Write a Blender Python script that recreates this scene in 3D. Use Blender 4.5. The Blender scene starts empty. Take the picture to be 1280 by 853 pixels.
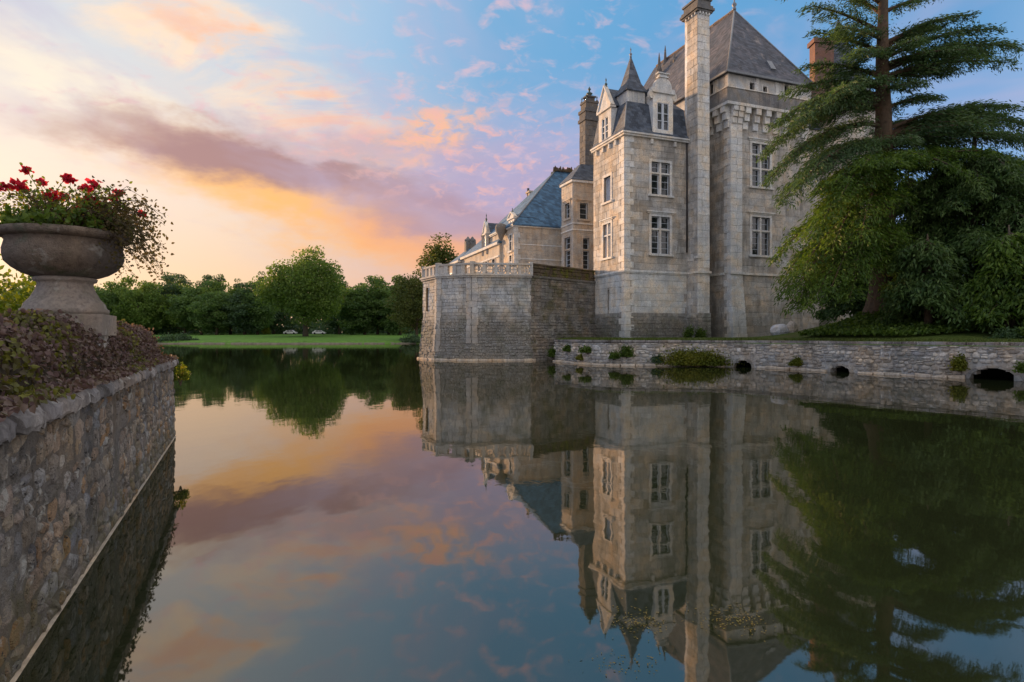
import bpy, math, random
import numpy as np
from mathutils import Vector, Matrix

R = math.radians
scene = bpy.context.scene
col = scene.collection
random.seed(7)
rng = np.random.default_rng(7)

# ------------------------------------------------------------------ camera
EYE = 1.75                       # metres above the water
FPX = 760.0                      # focal length for a 1280 px wide frame
cam = bpy.data.cameras.new('camera')
cam.sensor_width = 36.0
cam.lens = 36.0 * FPX / 1280.0
cam.shift_y = -6.5 / 1280.0
cam.clip_end = 5000
cam_o = bpy.data.objects.new('camera', cam)
col.objects.link(cam_o)
cam_o.location = (0, 0, EYE)
cam_o.rotation_euler = (R(90), 0, 0)
scene.camera = cam_o
scene.view_settings.view_transform = 'Standard'
scene.view_settings.look = 'None'
scene.view_settings.exposure = 0.60
scene.view_settings.gamma = 1.0
scene.view_settings.use_curve_mapping = False
scene.cycles.use_denoising = True
scene.cycles.max_bounces = 6
scene.cycles.diffuse_bounces = 2
scene.cycles.glossy_bounces = 3
scene.cycles.transparent_max_bounces = 4
scene.cycles.sample_clamp_indirect = 4.0

SUN_AZ, SUN_EL = -43.0, 6.5      # degrees; azimuth from +Y, negative to the left

# ------------------------------------------------------------------ node helper
class NT:
    def __init__(self, tree):
        self.t = tree
    def new(self, typ, **kw):
        n = self.t.nodes.new(typ)
        for k, v in kw.items():
            setattr(n, k, v)
        return n
    def put(self, sock, v):
        if v is None:
            return
        if isinstance(v, bpy.types.NodeSocket):
            self.t.links.new(v, sock)
        elif isinstance(v, (tuple, list)):
            v = tuple(v)
            if sock.type == 'RGBA' and len(v) == 3:
                v = v + (1.0,)
            sock.default_value = v
        else:
            if sock.type in ('RGBA',):
                sock.default_value = (v, v, v, 1)
            elif sock.type == 'VECTOR':
                sock.default_value = (v, v, v)
            else:
                sock.default_value = v
    def m(self, op, a, b=None, c=None, clamp=False):
        n = self.new('ShaderNodeMath', operation=op)
        n.use_clamp = clamp
        self.put(n.inputs[0], a); self.put(n.inputs[1], b)
        if c is not None: self.put(n.inputs[2], c)
        return n.outputs[0]
    def v(self, op, a, b=None):
        n = self.new('ShaderNodeVectorMath', operation=op)
        self.put(n.inputs[0], a)
        if b is not None: self.put(n.inputs[1], b)
        return n.outputs['Value'] if op in ('DOT_PRODUCT', 'LENGTH', 'DISTANCE') else n.outputs[0]
    def mix(self, f, a, b, mode='MIX'):
        n = self.new('ShaderNodeMix', data_type='RGBA', blend_type=mode)
        n.clamp_factor = True
        self.put(n.inputs[0], f); self.put(n.inputs[6], a); self.put(n.inputs[7], b)
        return n.outputs[2]
    def ss(self, x, lo, hi):                     # smoothstep
        n = self.new('ShaderNodeMapRange', interpolation_type='SMOOTHSTEP')
        self.put(n.inputs[0], x); self.put(n.inputs[1], lo); self.put(n.inputs[2], hi)
        n.inputs[3].default_value = 0; n.inputs[4].default_value = 1
        return n.outputs[0]
    def ramp(self, f, stops, interp='LINEAR'):
        n = self.new('ShaderNodeValToRGB')
        r = n.color_ramp; r.interpolation = interp
        while len(r.elements) < len(stops): r.elements.new(0.5)
        for e, (p, c) in zip(r.elements, sorted(stops, key=lambda q: q[0])):
            e.position = p; e.color = tuple(c) + (1,) if len(c) == 3 else c
        self.put(n.inputs[0], f)
        return n.outputs[0]
    def noise(self, vec, scale, detail=4.0, rough=0.55, dist=0.0, color=False):
        n = self.new('ShaderNodeTexNoise')
        self.put(n.inputs['Vector'], vec)
        n.inputs['Scale'].default_value = scale
        n.inputs['Detail'].default_value = detail
        n.inputs['Roughness'].default_value = rough
        n.inputs['Distortion'].default_value = dist
        return n.outputs['Color'] if color else n.outputs['Fac']
    def xyz(self, a, b, c):
        n = self.new('ShaderNodeCombineXYZ')
        self.put(n.inputs[0], a); self.put(n.inputs[1], b); self.put(n.inputs[2], c)
        return n.outputs[0]
    def sep(self, v):
        n = self.new('ShaderNodeSeparateXYZ')
        self.put(n.inputs[0], v)
        return n.outputs

# ------------------------------------------------------------------ world: dusk sky with lit clouds
def srgb(r, g, b):
    f = lambda c: (c / 12.92 if c <= 0.04045 else ((c + 0.055) / 1.055) ** 2.4)
    return (f(r / 255), f(g / 255), f(b / 255))

world = bpy.data.worlds.new('World')
scene.world = world
world.use_nodes = True
wt = world.node_tree
wt.nodes.clear()
W = NT(wt)
gen = W.new('ShaderNodeTexCoord').outputs['Generated']
dirv = W.v('NORMALIZE', gen)
dx, dy, dz = W.sep(dirv)
az = W.m('MULTIPLY', W.m('ARCTAN2', dx, dy), 180 / math.pi)            # degrees
el = W.m('MULTIPLY', W.m('ARCSINE', dz), 180 / math.pi)
sunv = (math.sin(R(SUN_AZ)) * math.cos(R(SUN_EL)), math.cos(R(SUN_AZ)) * math.cos(R(SUN_EL)), math.sin(R(SUN_EL)))
sang = W.m('MULTIPLY', W.m('ARCCOSINE', W.v('DOT_PRODUCT', dirv, sunv)), 180 / math.pi)
# signed angle from the sun's azimuth, folded to 0..180
da = W.m('ABSOLUTE', W.m('SUBTRACT', az, SUN_AZ))
da = W.m('MINIMUM', da, W.m('SUBTRACT', 360.0, da))
daf = W.m('DIVIDE', da, 180.0)
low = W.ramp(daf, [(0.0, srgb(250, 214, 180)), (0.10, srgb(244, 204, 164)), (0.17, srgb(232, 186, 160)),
                   (0.23, srgb(214, 176, 178)), (0.32, srgb(190, 172, 200)), (0.45, srgb(172, 172, 212)), (0.62, srgb(236, 228, 232)), (1.0, srgb(238, 230, 232))])  # last two stops of each ramp: unseen rear sky brightened to light the facades
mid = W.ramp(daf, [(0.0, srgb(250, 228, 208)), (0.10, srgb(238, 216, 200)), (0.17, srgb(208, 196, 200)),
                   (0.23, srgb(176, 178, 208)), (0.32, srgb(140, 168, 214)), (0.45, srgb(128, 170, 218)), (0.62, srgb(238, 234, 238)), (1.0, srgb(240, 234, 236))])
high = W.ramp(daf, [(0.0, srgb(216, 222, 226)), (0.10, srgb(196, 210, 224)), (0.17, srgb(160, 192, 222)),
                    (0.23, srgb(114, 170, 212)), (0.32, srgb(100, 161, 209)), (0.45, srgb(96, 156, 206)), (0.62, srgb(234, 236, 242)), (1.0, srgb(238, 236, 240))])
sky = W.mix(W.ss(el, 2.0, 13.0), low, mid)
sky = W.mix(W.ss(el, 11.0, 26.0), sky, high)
# overhead sky, out of view, brightened as added fill for the camera-facing walls
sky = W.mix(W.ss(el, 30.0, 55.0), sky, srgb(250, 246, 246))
# glow round the sun
glow = W.m('POWER', 2.718, W.m('MULTIPLY', sang, -0.14))
sky = W.mix(1.0, sky, W.mix(1.0, (0.06, 0.045, 0.03), glow, 'MULTIPLY'), 'ADD')
core = W.m('MULTIPLY', W.m('POWER', 2.718, W.m('MULTIPLY', sang, -1.0)), 1.6)
sky = W.mix(1.0, sky, W.mix(1.0, (1.0, 0.62, 0.2), core, 'MULTIPLY'), 'ADD')

# cloud plane coordinates, for streaks that run with perspective
inv = W.m('DIVIDE', 1.0, W.m('ADD', W.m('MAXIMUM', dz, 0.0), 0.14))
cp = W.xyz(W.m('MULTIPLY', dx, inv), W.m('MULTIPLY', dy, inv), 0.0)
ae = W.xyz(az, el, 0.0)
wob = W.noise(W.v('MULTIPLY', ae, (0.06, 0.13, 1)), 1.0, 3.0, 0.6, color=True)
wob = W.v('SUBTRACT', wob, (0.5, 0.5, 0.5))
wob2 = W.noise(W.v('MULTIPLY', ae, (0.22, 0.5, 1)), 1.0, 4.0, 0.62, color=True)
wob2 = W.v('SUBTRACT', wob2, (0.5, 0.5, 0.5))
aew = W.v('ADD', ae, W.v('MULTIPLY', wob, (14.0, 5.5, 0)))
aew = W.v('ADD', aew, W.v('MULTIPLY', wob2, (7.0, 3.6, 0)))

def blob(a, e, ra, re, tilt=0.0, soft=0.55):
    p = W.v('SUBTRACT', aew, (a, e, 0.0))
    px_, py_, _ = W.sep(p)
    c, s = math.cos(R(tilt)), math.sin(R(tilt))
    u = W.m('DIVIDE', W.m('ADD', W.m('MULTIPLY', px_, c), W.m('MULTIPLY', py_, s)), ra)
    v = W.m('DIVIDE', W.m('SUBTRACT', W.m('MULTIPLY', py_, c), W.m('MULTIPLY', px_, s)), re)
    r = W.m('SQRT', W.m('ADD', W.m('MULTIPLY', u, u), W.m('MULTIPLY', v, v)))
    return W.m('SUBTRACT', 1.0, W.ss(r, 1.0 - soft, 1.0 + soft))

def over(sky, mask, c, k=1.0):
    if k != 1.0: mask = W.m('MULTIPLY', mask, k)
    return W.mix(mask, sky, c)

# white-peach cirrus sheet high on the left, running down to the right
ci = W.noise(W.v('MULTIPLY', cp, (1.2, 2.6, 1)), 1.6, 5.0, 0.62, 0.8)
sky = over(sky, W.m('MULTIPLY', blob(-27, 24.0, 17, 3.4, -24), W.ss(ci, 0.30, 0.62)), srgb(255, 226, 196), 0.95)
sky = over(sky, W.m('MULTIPLY', blob(-20.5, 22.0, 9, 1.5, -24), W.ss(ci, 0.38, 0.62)), srgb(252, 190, 150), 0.8)
sky = over(sky, W.m('MULTIPLY', blob(-14, 17.6, 8, 1.2, -10), W.ss(ci, 0.36, 0.6)), srgb(244, 186, 160), 0.7)
sky = over(sky, blob(-37, 19.5, 9, 1.4, -18, 0.8), srgb(255, 240, 214), 0.7)
# soft lilac bank in the middle of the view
sky = over(sky, blob(-2, 11.0, 15, 5.2, -6, 0.7), srgb(184, 160, 184), 0.85)
sky = over(sky, blob(6, 14.5, 13, 3.6, 4, 0.8), srgb(170, 164, 200), 0.55)
# fleecy pink flecks all over the blue
fl = W.noise(W.v('MULTIPLY', cp, (1.0, 1.0, 1)), 11.0, 4.0, 0.58, 0.4)
patch = W.noise(cp, 1.1, 3.0, 0.5)
flm = W.m('MULTIPLY', W.ss(fl, 0.50, 0.72), W.ss(patch, 0.32, 0.56))
flm = W.m('MULTIPLY', flm, W.m('MULTIPLY', W.ss(el, 9.0, 17.0), W.m('SUBTRACT', 1.0, W.ss(da, 52.0, 75.0))))
sky = over(sky, flm, srgb(236, 192, 196), 0.62)
# the long cloud: orange belly, mauve body
sky = over(sky, blob(-18, 11.2, 13.5, 3.2, -17, 0.55), srgb(255, 190, 112), 0.95)
sky = over(sky, blob(-8, 8.2, 10, 2.0, -10, 0.6), srgb(240, 170, 128), 0.75)
sky = over(sky, blob(-23, 14.8, 12.0, 2.1, -6, 0.5), srgb(172, 134, 134), 0.98)
sky = over(sky, blob(-6.5, 10.8, 10.0, 2.2, -8, 0.6), srgb(178, 148, 164), 0.85)
sky = over(sky, blob(-17, 17.0, 8.0, 1.0, -4, 0.7), srgb(196, 168, 176), 0.6)
# bright orange puff
fin = W.noise(W.v('MULTIPLY', ae, (0.5, 1.0, 1)), 1.0, 4.0, 0.62, 0.5)
sky = over(sky, W.m('MULTIPLY', blob(-7.8, 17.8, 4.2, 1.7, 22, 0.75), W.ss(fin, 0.34, 0.60)), srgb(255, 190, 138), 0.95)
sky = over(sky, W.m('MULTIPLY', blob(-4.0, 17.0, 13, 4.6, -8, 0.8), W.ss(fin, 0.50, 0.68)), srgb(240, 182, 172), 0.75)
veil = W.noise(W.v('MULTIPLY', cp, (1.0, 0.6, 1)), 2.2, 4.0, 0.6, 0.5)
sky = over(sky, W.m('MULTIPLY', W.ss(veil, 0.42, 0.75), W.ss(el, 4.0, 14.0)), srgb(190, 178, 206), 0.45)

SKY_GAIN = 0.70
nish = W.new('ShaderNodeTexSky')
nish.sky_type = 'NISHITA'
nish.sun_disc = False
nish.sun_elevation = R(SUN_EL)
nish.sun_rotation = R(SUN_AZ)
nish.altitude = 60
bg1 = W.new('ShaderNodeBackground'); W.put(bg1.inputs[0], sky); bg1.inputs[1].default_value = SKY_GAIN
bg2 = W.new('ShaderNodeBackground'); W.put(bg2.inputs[0], nish.outputs[0]); bg2.inputs[1].default_value = 0.003
addw = W.new('ShaderNodeAddShader')
wt.links.new(bg1.outputs[0], addw.inputs[0]); wt.links.new(bg2.outputs[0], addw.inputs[1])
wout = W.new('ShaderNodeOutputWorld')
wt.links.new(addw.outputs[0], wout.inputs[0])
world.cycles.sampling_method = 'MANUAL'
world.cycles.sample_map_resolution = 1024

# ------------------------------------------------------------------ sun: low, warm, behind the urn
sun = bpy.data.lights.new('sun', 'SUN')
sun.energy = 5.0
sun.angle = R(4.0)
sun.color = (1.0, 0.60, 0.30)
sun_o = bpy.data.objects.new('sun', sun)
col.objects.link(sun_o)
sun_o.rotation_euler = Vector(sunv).to_track_quat('Z', 'Y').to_euler()
sun_o.location = (-30, 40, 30)

# ------------------------------------------------------------------ measuring helpers
def P(px, py, d):
    """world point seen at (px, py) of the 1280x853 survey view at depth d"""
    return Vector(((px - 640) / FPX * d, d, EYE + (420 - py) / FPX * d))

TH = math.atan2(0.3533, 0.9355)                 # the chateau's axes are turned 20.7 degrees
U2 = (math.cos(TH), math.sin(TH)); V2 = (-math.sin(TH), math.cos(TH))
P0 = ((781 - 640) / FPX * 44.0, 44.0)           # foot of the pavilion's front corner
def st_xy(s, t):
    return (P0[0] + s * U2[0] + t * V2[0], P0[1] + s * U2[1] + t * V2[1])
def s_at(px, t):
    k = (px - 640) / FPX
    x, d = st_xy(0, t)
    return (k * d - x) / (U2[0] - k * U2[1])
def t_at(px, s):
    k = (px - 640) / FPX
    x, d = st_xy(s, 0)
    return (k * d - x) / (V2[0] - k * V2[1])
def z_at(py, s, t):
    return EYE + (420 - py) / FPX * st_xy(s, t)[1]

# ------------------------------------------------------------------ mesh helpers
class Frame:
    """maps (a along, b outwards, z up) to local coordinates"""
    def __init__(self, o, ax, out, batter=None):
        self.o = Vector((o[0], o[1], 0)); self.ax = Vector((ax[0], ax[1], 0)).normalized()
        self.out = Vector((out[0], out[1], 0)).normalized(); self.batter = batter
        self.flip = self.ax.cross(self.out).z > 0
    def __call__(self, a, b, z):
        if self.batter: b = b + self.batter(z)
        return self.o + self.ax * a + self.out * b + Vector((0, 0, z))
    def mat(self, a, b, z, roll=0.0):
        """matrix with local x along, y outwards, z up at the point"""
        p = self(a, b, z)
        x = self.ax; y = self.out
        M = Matrix(((x.x, y.x, 0, p.x), (x.y, y.y, 0, p.y), (0, 0, 1, p.z), (0, 0, 0, 1)))
        return M

class MB:
    def __init__(self):
        self.v = []; self.f = []; self.r = []
    def quad_box(self, pts, rnd=0.0, flip=False):
        n = len(self.v); self.v += [tuple(p) for p in pts]
        F = [(0, 3, 2, 1), (4, 5, 6, 7), (0, 1, 5, 4), (1, 2, 6, 5), (2, 3, 7, 6), (3, 0, 4, 7)]
        for q in F:
            q = tuple(n + i for i in q)
            self.f.append(q[::-1] if flip else q); self.r.append(rnd)
    def box(self, x0, x1, y0, y1, z0, z1, rnd=0.0):
        self.quad_box([(x0, y0, z0), (x1, y0, z0), (x1, y1, z0), (x0, y1, z0),
                       (x0, y0, z1), (x1, y0, z1), (x1, y1, z1), (x0, y1, z1)], rnd)
        return self
    def fbox(self, fr, a0, a1, b0, b1, z0, z1, rnd=0.0):
        self.quad_box([fr(a0, b0, z0), fr(a1, b0, z0), fr(a1, b1, z0), fr(a0, b1, z0),
                       fr(a0, b0, z1), fr(a1, b0, z1), fr(a1, b1, z1), fr(a0, b1, z1)], rnd, fr.flip is False and fr.ax.cross(fr.out).z < 0)
        return self
    def prism(self, poly, z0, z1, rnd=0.0):
        n = len(self.v); k = len(poly)
        self.v += [(p[0], p[1], z0) for p in poly] + [(p[0], p[1], z1) for p in poly]
        self.f.append(tuple(n + i for i in range(k))[::-1]); self.r.append(rnd)
        self.f.append(tuple(n + k + i for i in range(k))); self.r.append(rnd)
        for i in range(k):
            j = (i + 1) % k
            self.f.append((n + i, n + j, n + k + j, n + k + i)); self.r.append(rnd)
        return self
    def loft(self, loops, cap=True, rnd=0.0):
        """closed loops of equal length joined in order"""
        n = len(self.v); k = len(loops[0])
        for L in loops: self.v += [tuple(p) for p in L]
        for q in range(len(loops) - 1):
            for i in range(k):
                j = (i + 1) % k
                self.f.append((n + q * k + i, n + q * k + j, n + (q + 1) * k + j, n + (q + 1) * k + i)); self.r.append(rnd)
        if cap:
            self.f.append(tuple(n + i for i in range(k))[::-1]); self.r.append(rnd)
            m_ = n + (len(loops) - 1) * k
            self.f.append(tuple(m_ + i for i in range(k))); self.r.append(rnd)
        return self
    def poly(self, pts, rnd=0.0):
        n = len(self.v); self.v += [tuple(p) for p in pts]
        self.f.append(tuple(range(n, n + len(pts)))); self.r.append(rnd)
        return self
    def extr(self, fr, pts, b0, b1, rnd=0.0):
        """polygon given as (a, z) pairs in a frame, extruded from b0 to b1"""
        A = [fr(a, b0, z) for a, z in pts]; B = [fr(a, b1, z) for a, z in pts]
        return self.loft([A, B], True, rnd)
    def tube(self, pts, radii, k=7, rnd=0.0):
        loops = []
        pts = [Vector(p) for p in pts]
        for i, p in enumerate(pts):
            d = (pts[min(i + 1, len(pts) - 1)] - pts[max(i - 1, 0)])
            d = d.normalized() if d.length > 1e-9 else Vector((0, 0, 1))
            ref = Vector((0, 0, 1)) if abs(d.z) < 0.9 else Vector((1, 0, 0))
            e1 = d.cross(ref).normalized(); e2 = d.cross(e1).normalized()
            r = radii[i]
            loops.append([p + e1 * (r * math.cos(2 * math.pi * q / k)) - e2 * (r * math.sin(2 * math.pi * q / k)) for q in range(k)])
        return self.loft(loops, True, rnd)
    def lathe(self, prof, k=32, c=(0, 0), wob=None):
        loops = []
        for (r, z) in prof:
            loops.append([(c[0] + r * math.cos(2 * math.pi * q / k) * (1 + (wob(q, z) if wob else 0)),
                           c[1] + r * math.sin(2 * math.pi * q / k) * (1 + (wob(q, z) if wob else 0)), z) for q in range(k)])
        return self.loft(loops, True)
    def build(self, name, mat, parent=None, smooth=False, kind=None):
        me = bpy.data.meshes.new(name)
        me.from_pydata(self.v, [], self.f)
        me.materials.append(mat)
        if any(self.r):
            at = me.attributes.new('rnd', 'FLOAT', 'FACE')
            at.data.foreach_set('value', np.array(self.r, dtype=np.float32))
        if smooth:
            me.polygons.foreach_set('use_smooth', [True] * len(me.polygons))
        me.update()
        return link(name, me, parent, kind)

def link(name, me, parent=None, kind=None):
    o = bpy.data.objects.new(name, me)
    col.objects.link(o)
    if parent is not None: o.parent = parent
    if kind: o['kind'] = kind
    return o

def tag(o, label=None, cat=None, group=None, kind=None):
    if label: o['label'] = label
    if cat: o['category'] = cat
    if group: o['group'] = group
    if kind: o['kind'] = kind
    return o

def empty(name, loc=(0, 0, 0), rz=0.0, label=None, cat=None, group=None):
    o = bpy.data.objects.new(name, None)
    o.empty_display_size = 0.3
    col.objects.link(o)
    o.location = loc; o.rotation_euler = (0, 0, rz)
    return tag(o, label, cat, group)

def np_mesh(name, verts, quads, mat, parent=None, rnd=None, kind=None, smooth=False):
    """fast mesh from numpy arrays (verts Nx3, quads Mx4)"""
    verts = np.ascontiguousarray(verts, dtype=np.float32); quads = np.ascontiguousarray(quads, dtype=np.int32)
    me = bpy.data.meshes.new(name)
    me.vertices.add(len(verts)); me.vertices.foreach_set('co', verts.ravel())
    me.loops.add(quads.size); me.loops.foreach_set('vertex_index', quads.ravel())
    me.polygons.add(len(quads)); me.polygons.foreach_set('loop_start', np.arange(0, quads.size, 4, dtype=np.int32))
    if smooth: me.polygons.foreach_set('use_smooth', np.ones(len(quads), dtype=bool))
    me.update(calc_edges=True)
    if rnd is not None:
        at = me.attributes.new('rnd', 'FLOAT', 'FACE')
        at.data.foreach_set('value', np.ascontiguousarray(rnd, dtype=np.float32))
    me.materials.append(mat)
    return link(name, me, parent, kind)

def copy_tree(o, parent=None):
    c = o.copy(); col.objects.link(c); c.parent = parent
    for ch in list(o.children): copy_tree(ch, c)
    return c

# ------------------------------------------------------------------ materials
def new_mat(name, rough=0.8, spec=0.3):
    m = bpy.data.materials.new(name); m.use_nodes = True
    t = m.node_tree; N = NT(t)
    b = t.nodes['Principled BSDF']
    b.inputs['Roughness'].default_value = rough
    b.inputs['Specular IOR Level'].default_value = spec
    return m, N, b
def rnd_of(N):
    a = N.new('ShaderNodeAttribute'); a.attribute_name = 'rnd'
    oi = N.new('ShaderNodeObjectInfo')
    return N.m('FRACT', N.m('ADD', a.outputs['Fac'], oi.outputs['Random']))
def bump(N, b, h, strength=0.4, dist=0.03):
    n = N.new('ShaderNodeBump')
    n.inputs['Strength'].default_value = strength; n.inputs['Distance'].default_value = dist
    N.put(n.inputs['Height'], h)
    N.t.links.new(n.outputs[0], b.inputs['Normal'])

def stone_mat(name, cols, stain=0.5, stain_col=(0.10, 0.095, 0.085), moss=0.0, moss_col=(0.06, 0.075, 0.018), moss2=None,
              foot=None, lichen=0.0, bstr=0.45, bdist=0.02, fine=14.0, rough=0.92, mscale=0.9, smear=None):
    m, N, b = new_mat(name, rough, 0.2)
    g = N.new('ShaderNodeNewGeometry').outputs['Position']
    z = N.sep(g)[2]
    r = rnd_of(N)
    k = len(cols)
    c = N.ramp(r, [(i / max(k - 1, 1), q) for i, q in enumerate(cols)])
    n1 = N.noise(g, 0.45, 6.0, 0.6)
    n2 = N.noise(N.v('MULTIPLY', g, (1, 1, 0.22)), 1.9, 6.0, 0.62)
    n3 = N.noise(g, fine, 5.0, 0.65)
    n4 = N.noise(g, 3.2, 6.0, 0.65)
    c = N.mix(1.0, c, N.ramp(n3, [(0.25, (0.50, 0.49, 0.48)), (0.5, (1, 1, 1)), (0.75, (1.28, 1.26, 1.22))]), 'MULTIPLY')
    c = N.mix(1.0, c, N.ramp(n4, [(0.25, (0.72, 0.71, 0.72)), (0.55, (1.03, 1.02, 1.0)), (0.8, (1.12, 1.1, 1.05))]), 'MULTIPLY')
    hue = N.noise(g, 0.9, 4.0, 0.6, 0.3)
    c = N.mix(1.0, c, N.ramp(hue, [(0.36, (1.10, 0.98, 0.84)), (0.5, (1, 1, 1)), (0.62, (0.90, 0.96, 1.04))]), 'MULTIPLY')
    sm = N.m('MULTIPLY', N.ss(N.m('ADD', N.m('MULTIPLY', n2, 0.65), N.m('MULTIPLY', n1, 0.35)), 0.47, 0.66), stain)
    c = N.mix(sm, c, stain_col)
    gr = N.m('MULTIPLY', N.m('MULTIPLY', N.ss(N.noise(g, 1.6, 7.0, 0.72), 0.50, 0.60), N.ss(n3, 0.38, 0.62)), stain * 1.15)
    c = N.mix(gr, c, stain_col)
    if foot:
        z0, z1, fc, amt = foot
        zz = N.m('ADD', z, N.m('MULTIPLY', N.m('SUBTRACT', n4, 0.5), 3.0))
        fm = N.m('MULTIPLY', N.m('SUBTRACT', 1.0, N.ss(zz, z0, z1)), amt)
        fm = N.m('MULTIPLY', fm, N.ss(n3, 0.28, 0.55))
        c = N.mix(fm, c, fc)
    if smear:
        c = N.mix(N.ss(N.noise(g, 5.5, 6.0, 0.7, 0.5), 0.53, 0.60), c, N.mix(1.0, smear, N.ramp(n3, [(0.3, (0.5, 0.5, 0.5)), (0.7, (1.3, 1.3, 1.3))]), 'MULTIPLY'))
        pit = N.noise(N.v('MULTIPLY', g, (1, 1, 1.6)), 17.0, 4.0, 0.7)
        c = N.mix(N.ss(pit, 0.60, 0.66), c, (0.045, 0.042, 0.04))
    if lichen:
        n5 = N.noise(g, 7.0, 3.0, 0.5, 0.6)
        c = N.mix(N.m('MULTIPLY', N.ss(n5, 0.60, 0.68), lichen), c, (0.50, 0.50, 0.46))
    if moss:
        n6 = N.noise(g, mscale, 6.0, 0.62)
        mm = N.m('MULTIPLY', N.ss(n6, 0.50, 0.64), moss)
        mc = moss_col
        if moss2: mc = N.mix(N.ss(n4, 0.4, 0.6), moss_col, moss2)
        c = N.mix(mm, c, mc)
    N.t.links.new(c, b.inputs['Base Color'])
    h = N.m('ADD', N.m('MULTIPLY', n3, 0.7), N.noise(g, fine * 3.7, 4.0, 0.6))
    bump(N, b, h, bstr, bdist)
    return m

def plain_mat(name, c, rough=0.7, spec=0.3, var=0.15, scale=9.0, metallic=0.0):
    m, N, b = new_mat(name, rough, spec)
    g = N.new('ShaderNodeNewGeometry').outputs['Position']
    n = N.noise(g, scale, 5.0, 0.6)
    lo = tuple(x * (1 - var * 2) for x in c); hi = tuple(min(1, x * (1 + var * 2)) for x in c)
    N.t.links.new(N.ramp(n, [(0.25, lo), (0.75, hi)]), b.inputs['Base Color'])
    b.inputs['Metallic'].default_value = metallic
    bump(N, b, n, 0.25, 0.01)
    return m

def slate_mat(name, base, alt, lich=0.0, lcol=(0.36, 0.33, 0.28), row=0.20, wid=0.30):
    m, N, b = new_mat(name, 0.62, 0.35)
    tc = N.new('ShaderNodeTexCoord').outputs['Object']
    x, y, z = N.sep(tc)
    rowi = N.m('FLOOR', N.m('DIVIDE', z, row))
    off = N.m('MULTIPLY', N.m('FRACT', N.m('MULTIPLY', rowi, 0.5)), 1.0)
    a = N.m('ADD', x, y)
    coli = N.m('FLOOR', N.m('ADD', N.m('DIVIDE', a, wid), off))
    wn = N.new('ShaderNodeTexWhiteNoise', noise_dimensions='2D')
    N.put(wn.inputs['Vector'], N.xyz(coli, rowi, 0))
    rv = wn.outputs['Value']
    n1 = N.noise(tc, 0.8, 6.0, 0.65); n2 = N.noise(tc, 12.0, 4.0, 0.6)
    c = N.mix(N.ss(n1, 0.35, 0.68), base, alt)
    c = N.mix(1.0, c, N.ramp(rv, [(0, (0.6, 0.6, 0.6)), (0.5, (1, 1, 1)), (1, (1.5, 1.48, 1.45))]), 'MULTIPLY')
    c = N.mix(1.0, c, N.ramp(n2, [(0.25, (0.75, 0.75, 0.75)), (0.75, (1.25, 1.25, 1.25))]), 'MULTIPLY')
    if lich:
        n5 = N.noise(tc, 1.1, 7.0, 0.72)
        c = N.mix(N.m('MULTIPLY', N.ss(n5, 0.56, 0.70), lich), c, lcol)
    N.t.links.new(c, b.inputs['Base Color'])
    fz = N.m('FRACT', N.m('DIVIDE', z, row))
    fx = N.m('FRACT', N.m('ADD', N.m('DIVIDE', a, wid), off))
    edge = N.m('MULTIPLY', N.ss(fz, 0.0, 0.14), N.m('MULTIPLY', N.ss(fx, 0.0, 0.07), N.m('SUBTRACT', 1.0, N.ss(fx, 0.93, 1.0))))
    h = N.m('ADD', N.m('ADD', edge, N.m('MULTIPLY', fz, -0.5)), N.m('MULTIPLY', rv, 0.5))
    bump(N, b, h, 0.6, 0.02)
    return m

def leaf_mat(name, cols, trans=0.35, rough=0.55, clump=None, cscale=0.35, spec=0.25):
    m, N, b = new_mat(name, rough, spec)
    g = N.new('ShaderNodeNewGeometry').outputs['Position']
    a = N.new('ShaderNodeAttribute'); a.attribute_name = 'rnd'
    r = a.outputs['Fac']
    k = len(cols)
    c = N.ramp(r, [(i / max(k - 1, 1), q) for i, q in enumerate(cols)])
    if clump:
        n = N.noise(g, cscale, 4.0, 0.6)
        c = N.mix(N.ss(n, 0.40, 0.62), c, N.mix(1.0, c, clump, 'MULTIPLY'))
    N.t.links.new(c, b.inputs['Base Color'])
    tr = N.new('ShaderNodeBsdfTranslucent')
    N.put(tr.inputs[0], N.mix(1.0, c, (1.5, 1.45, 0.7), 'MULTIPLY'))
    mx = N.new('ShaderNodeMixShader'); mx.inputs[0].default_value = trans
    N.t.links.new(b.outputs[0], mx.inputs[1]); N.t.links.new(tr.outputs[0], mx.inputs[2])
    out = [n_ for n_ in N.t.nodes if n_.type == 'OUTPUT_MATERIAL'][0]
    N.t.links.new(mx.outputs[0], out.inputs[0])
    return m

M = {}
M['lime'] = stone_mat('limestone_ashlar', [(0.44, 0.40, 0.35), (0.57, 0.52, 0.46), (0.65, 0.60, 0.54), (0.50, 0.47, 0.43), (0.70, 0.66, 0.61)],
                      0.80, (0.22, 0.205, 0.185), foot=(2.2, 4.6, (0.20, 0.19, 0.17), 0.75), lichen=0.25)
M['lime_w'] = stone_mat('pale_dressed_limestone', [(0.70, 0.68, 0.64), (0.79, 0.77, 0.74), (0.73, 0.72, 0.69), (0.81, 0.80, 0.77)],
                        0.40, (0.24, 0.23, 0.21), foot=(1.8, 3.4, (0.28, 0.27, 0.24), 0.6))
M['lime_far'] = stone_mat('weathered_limestone', [(0.50, 0.43, 0.36), (0.56, 0.49, 0.41), (0.60, 0.54, 0.46)],
                          0.5, (0.24, 0.21, 0.18), lichen=0.1)
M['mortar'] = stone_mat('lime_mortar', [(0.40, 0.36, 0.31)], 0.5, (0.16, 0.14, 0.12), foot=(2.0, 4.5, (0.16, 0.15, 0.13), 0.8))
M['grey_band'] = stone_mat('slate_hung_parapet_stone', [(0.23, 0.22, 0.22), (0.30, 0.29, 0.28), (0.26, 0.25, 0.25)], 0.6, (0.09, 0.09, 0.09), lichen=0.25)
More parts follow.
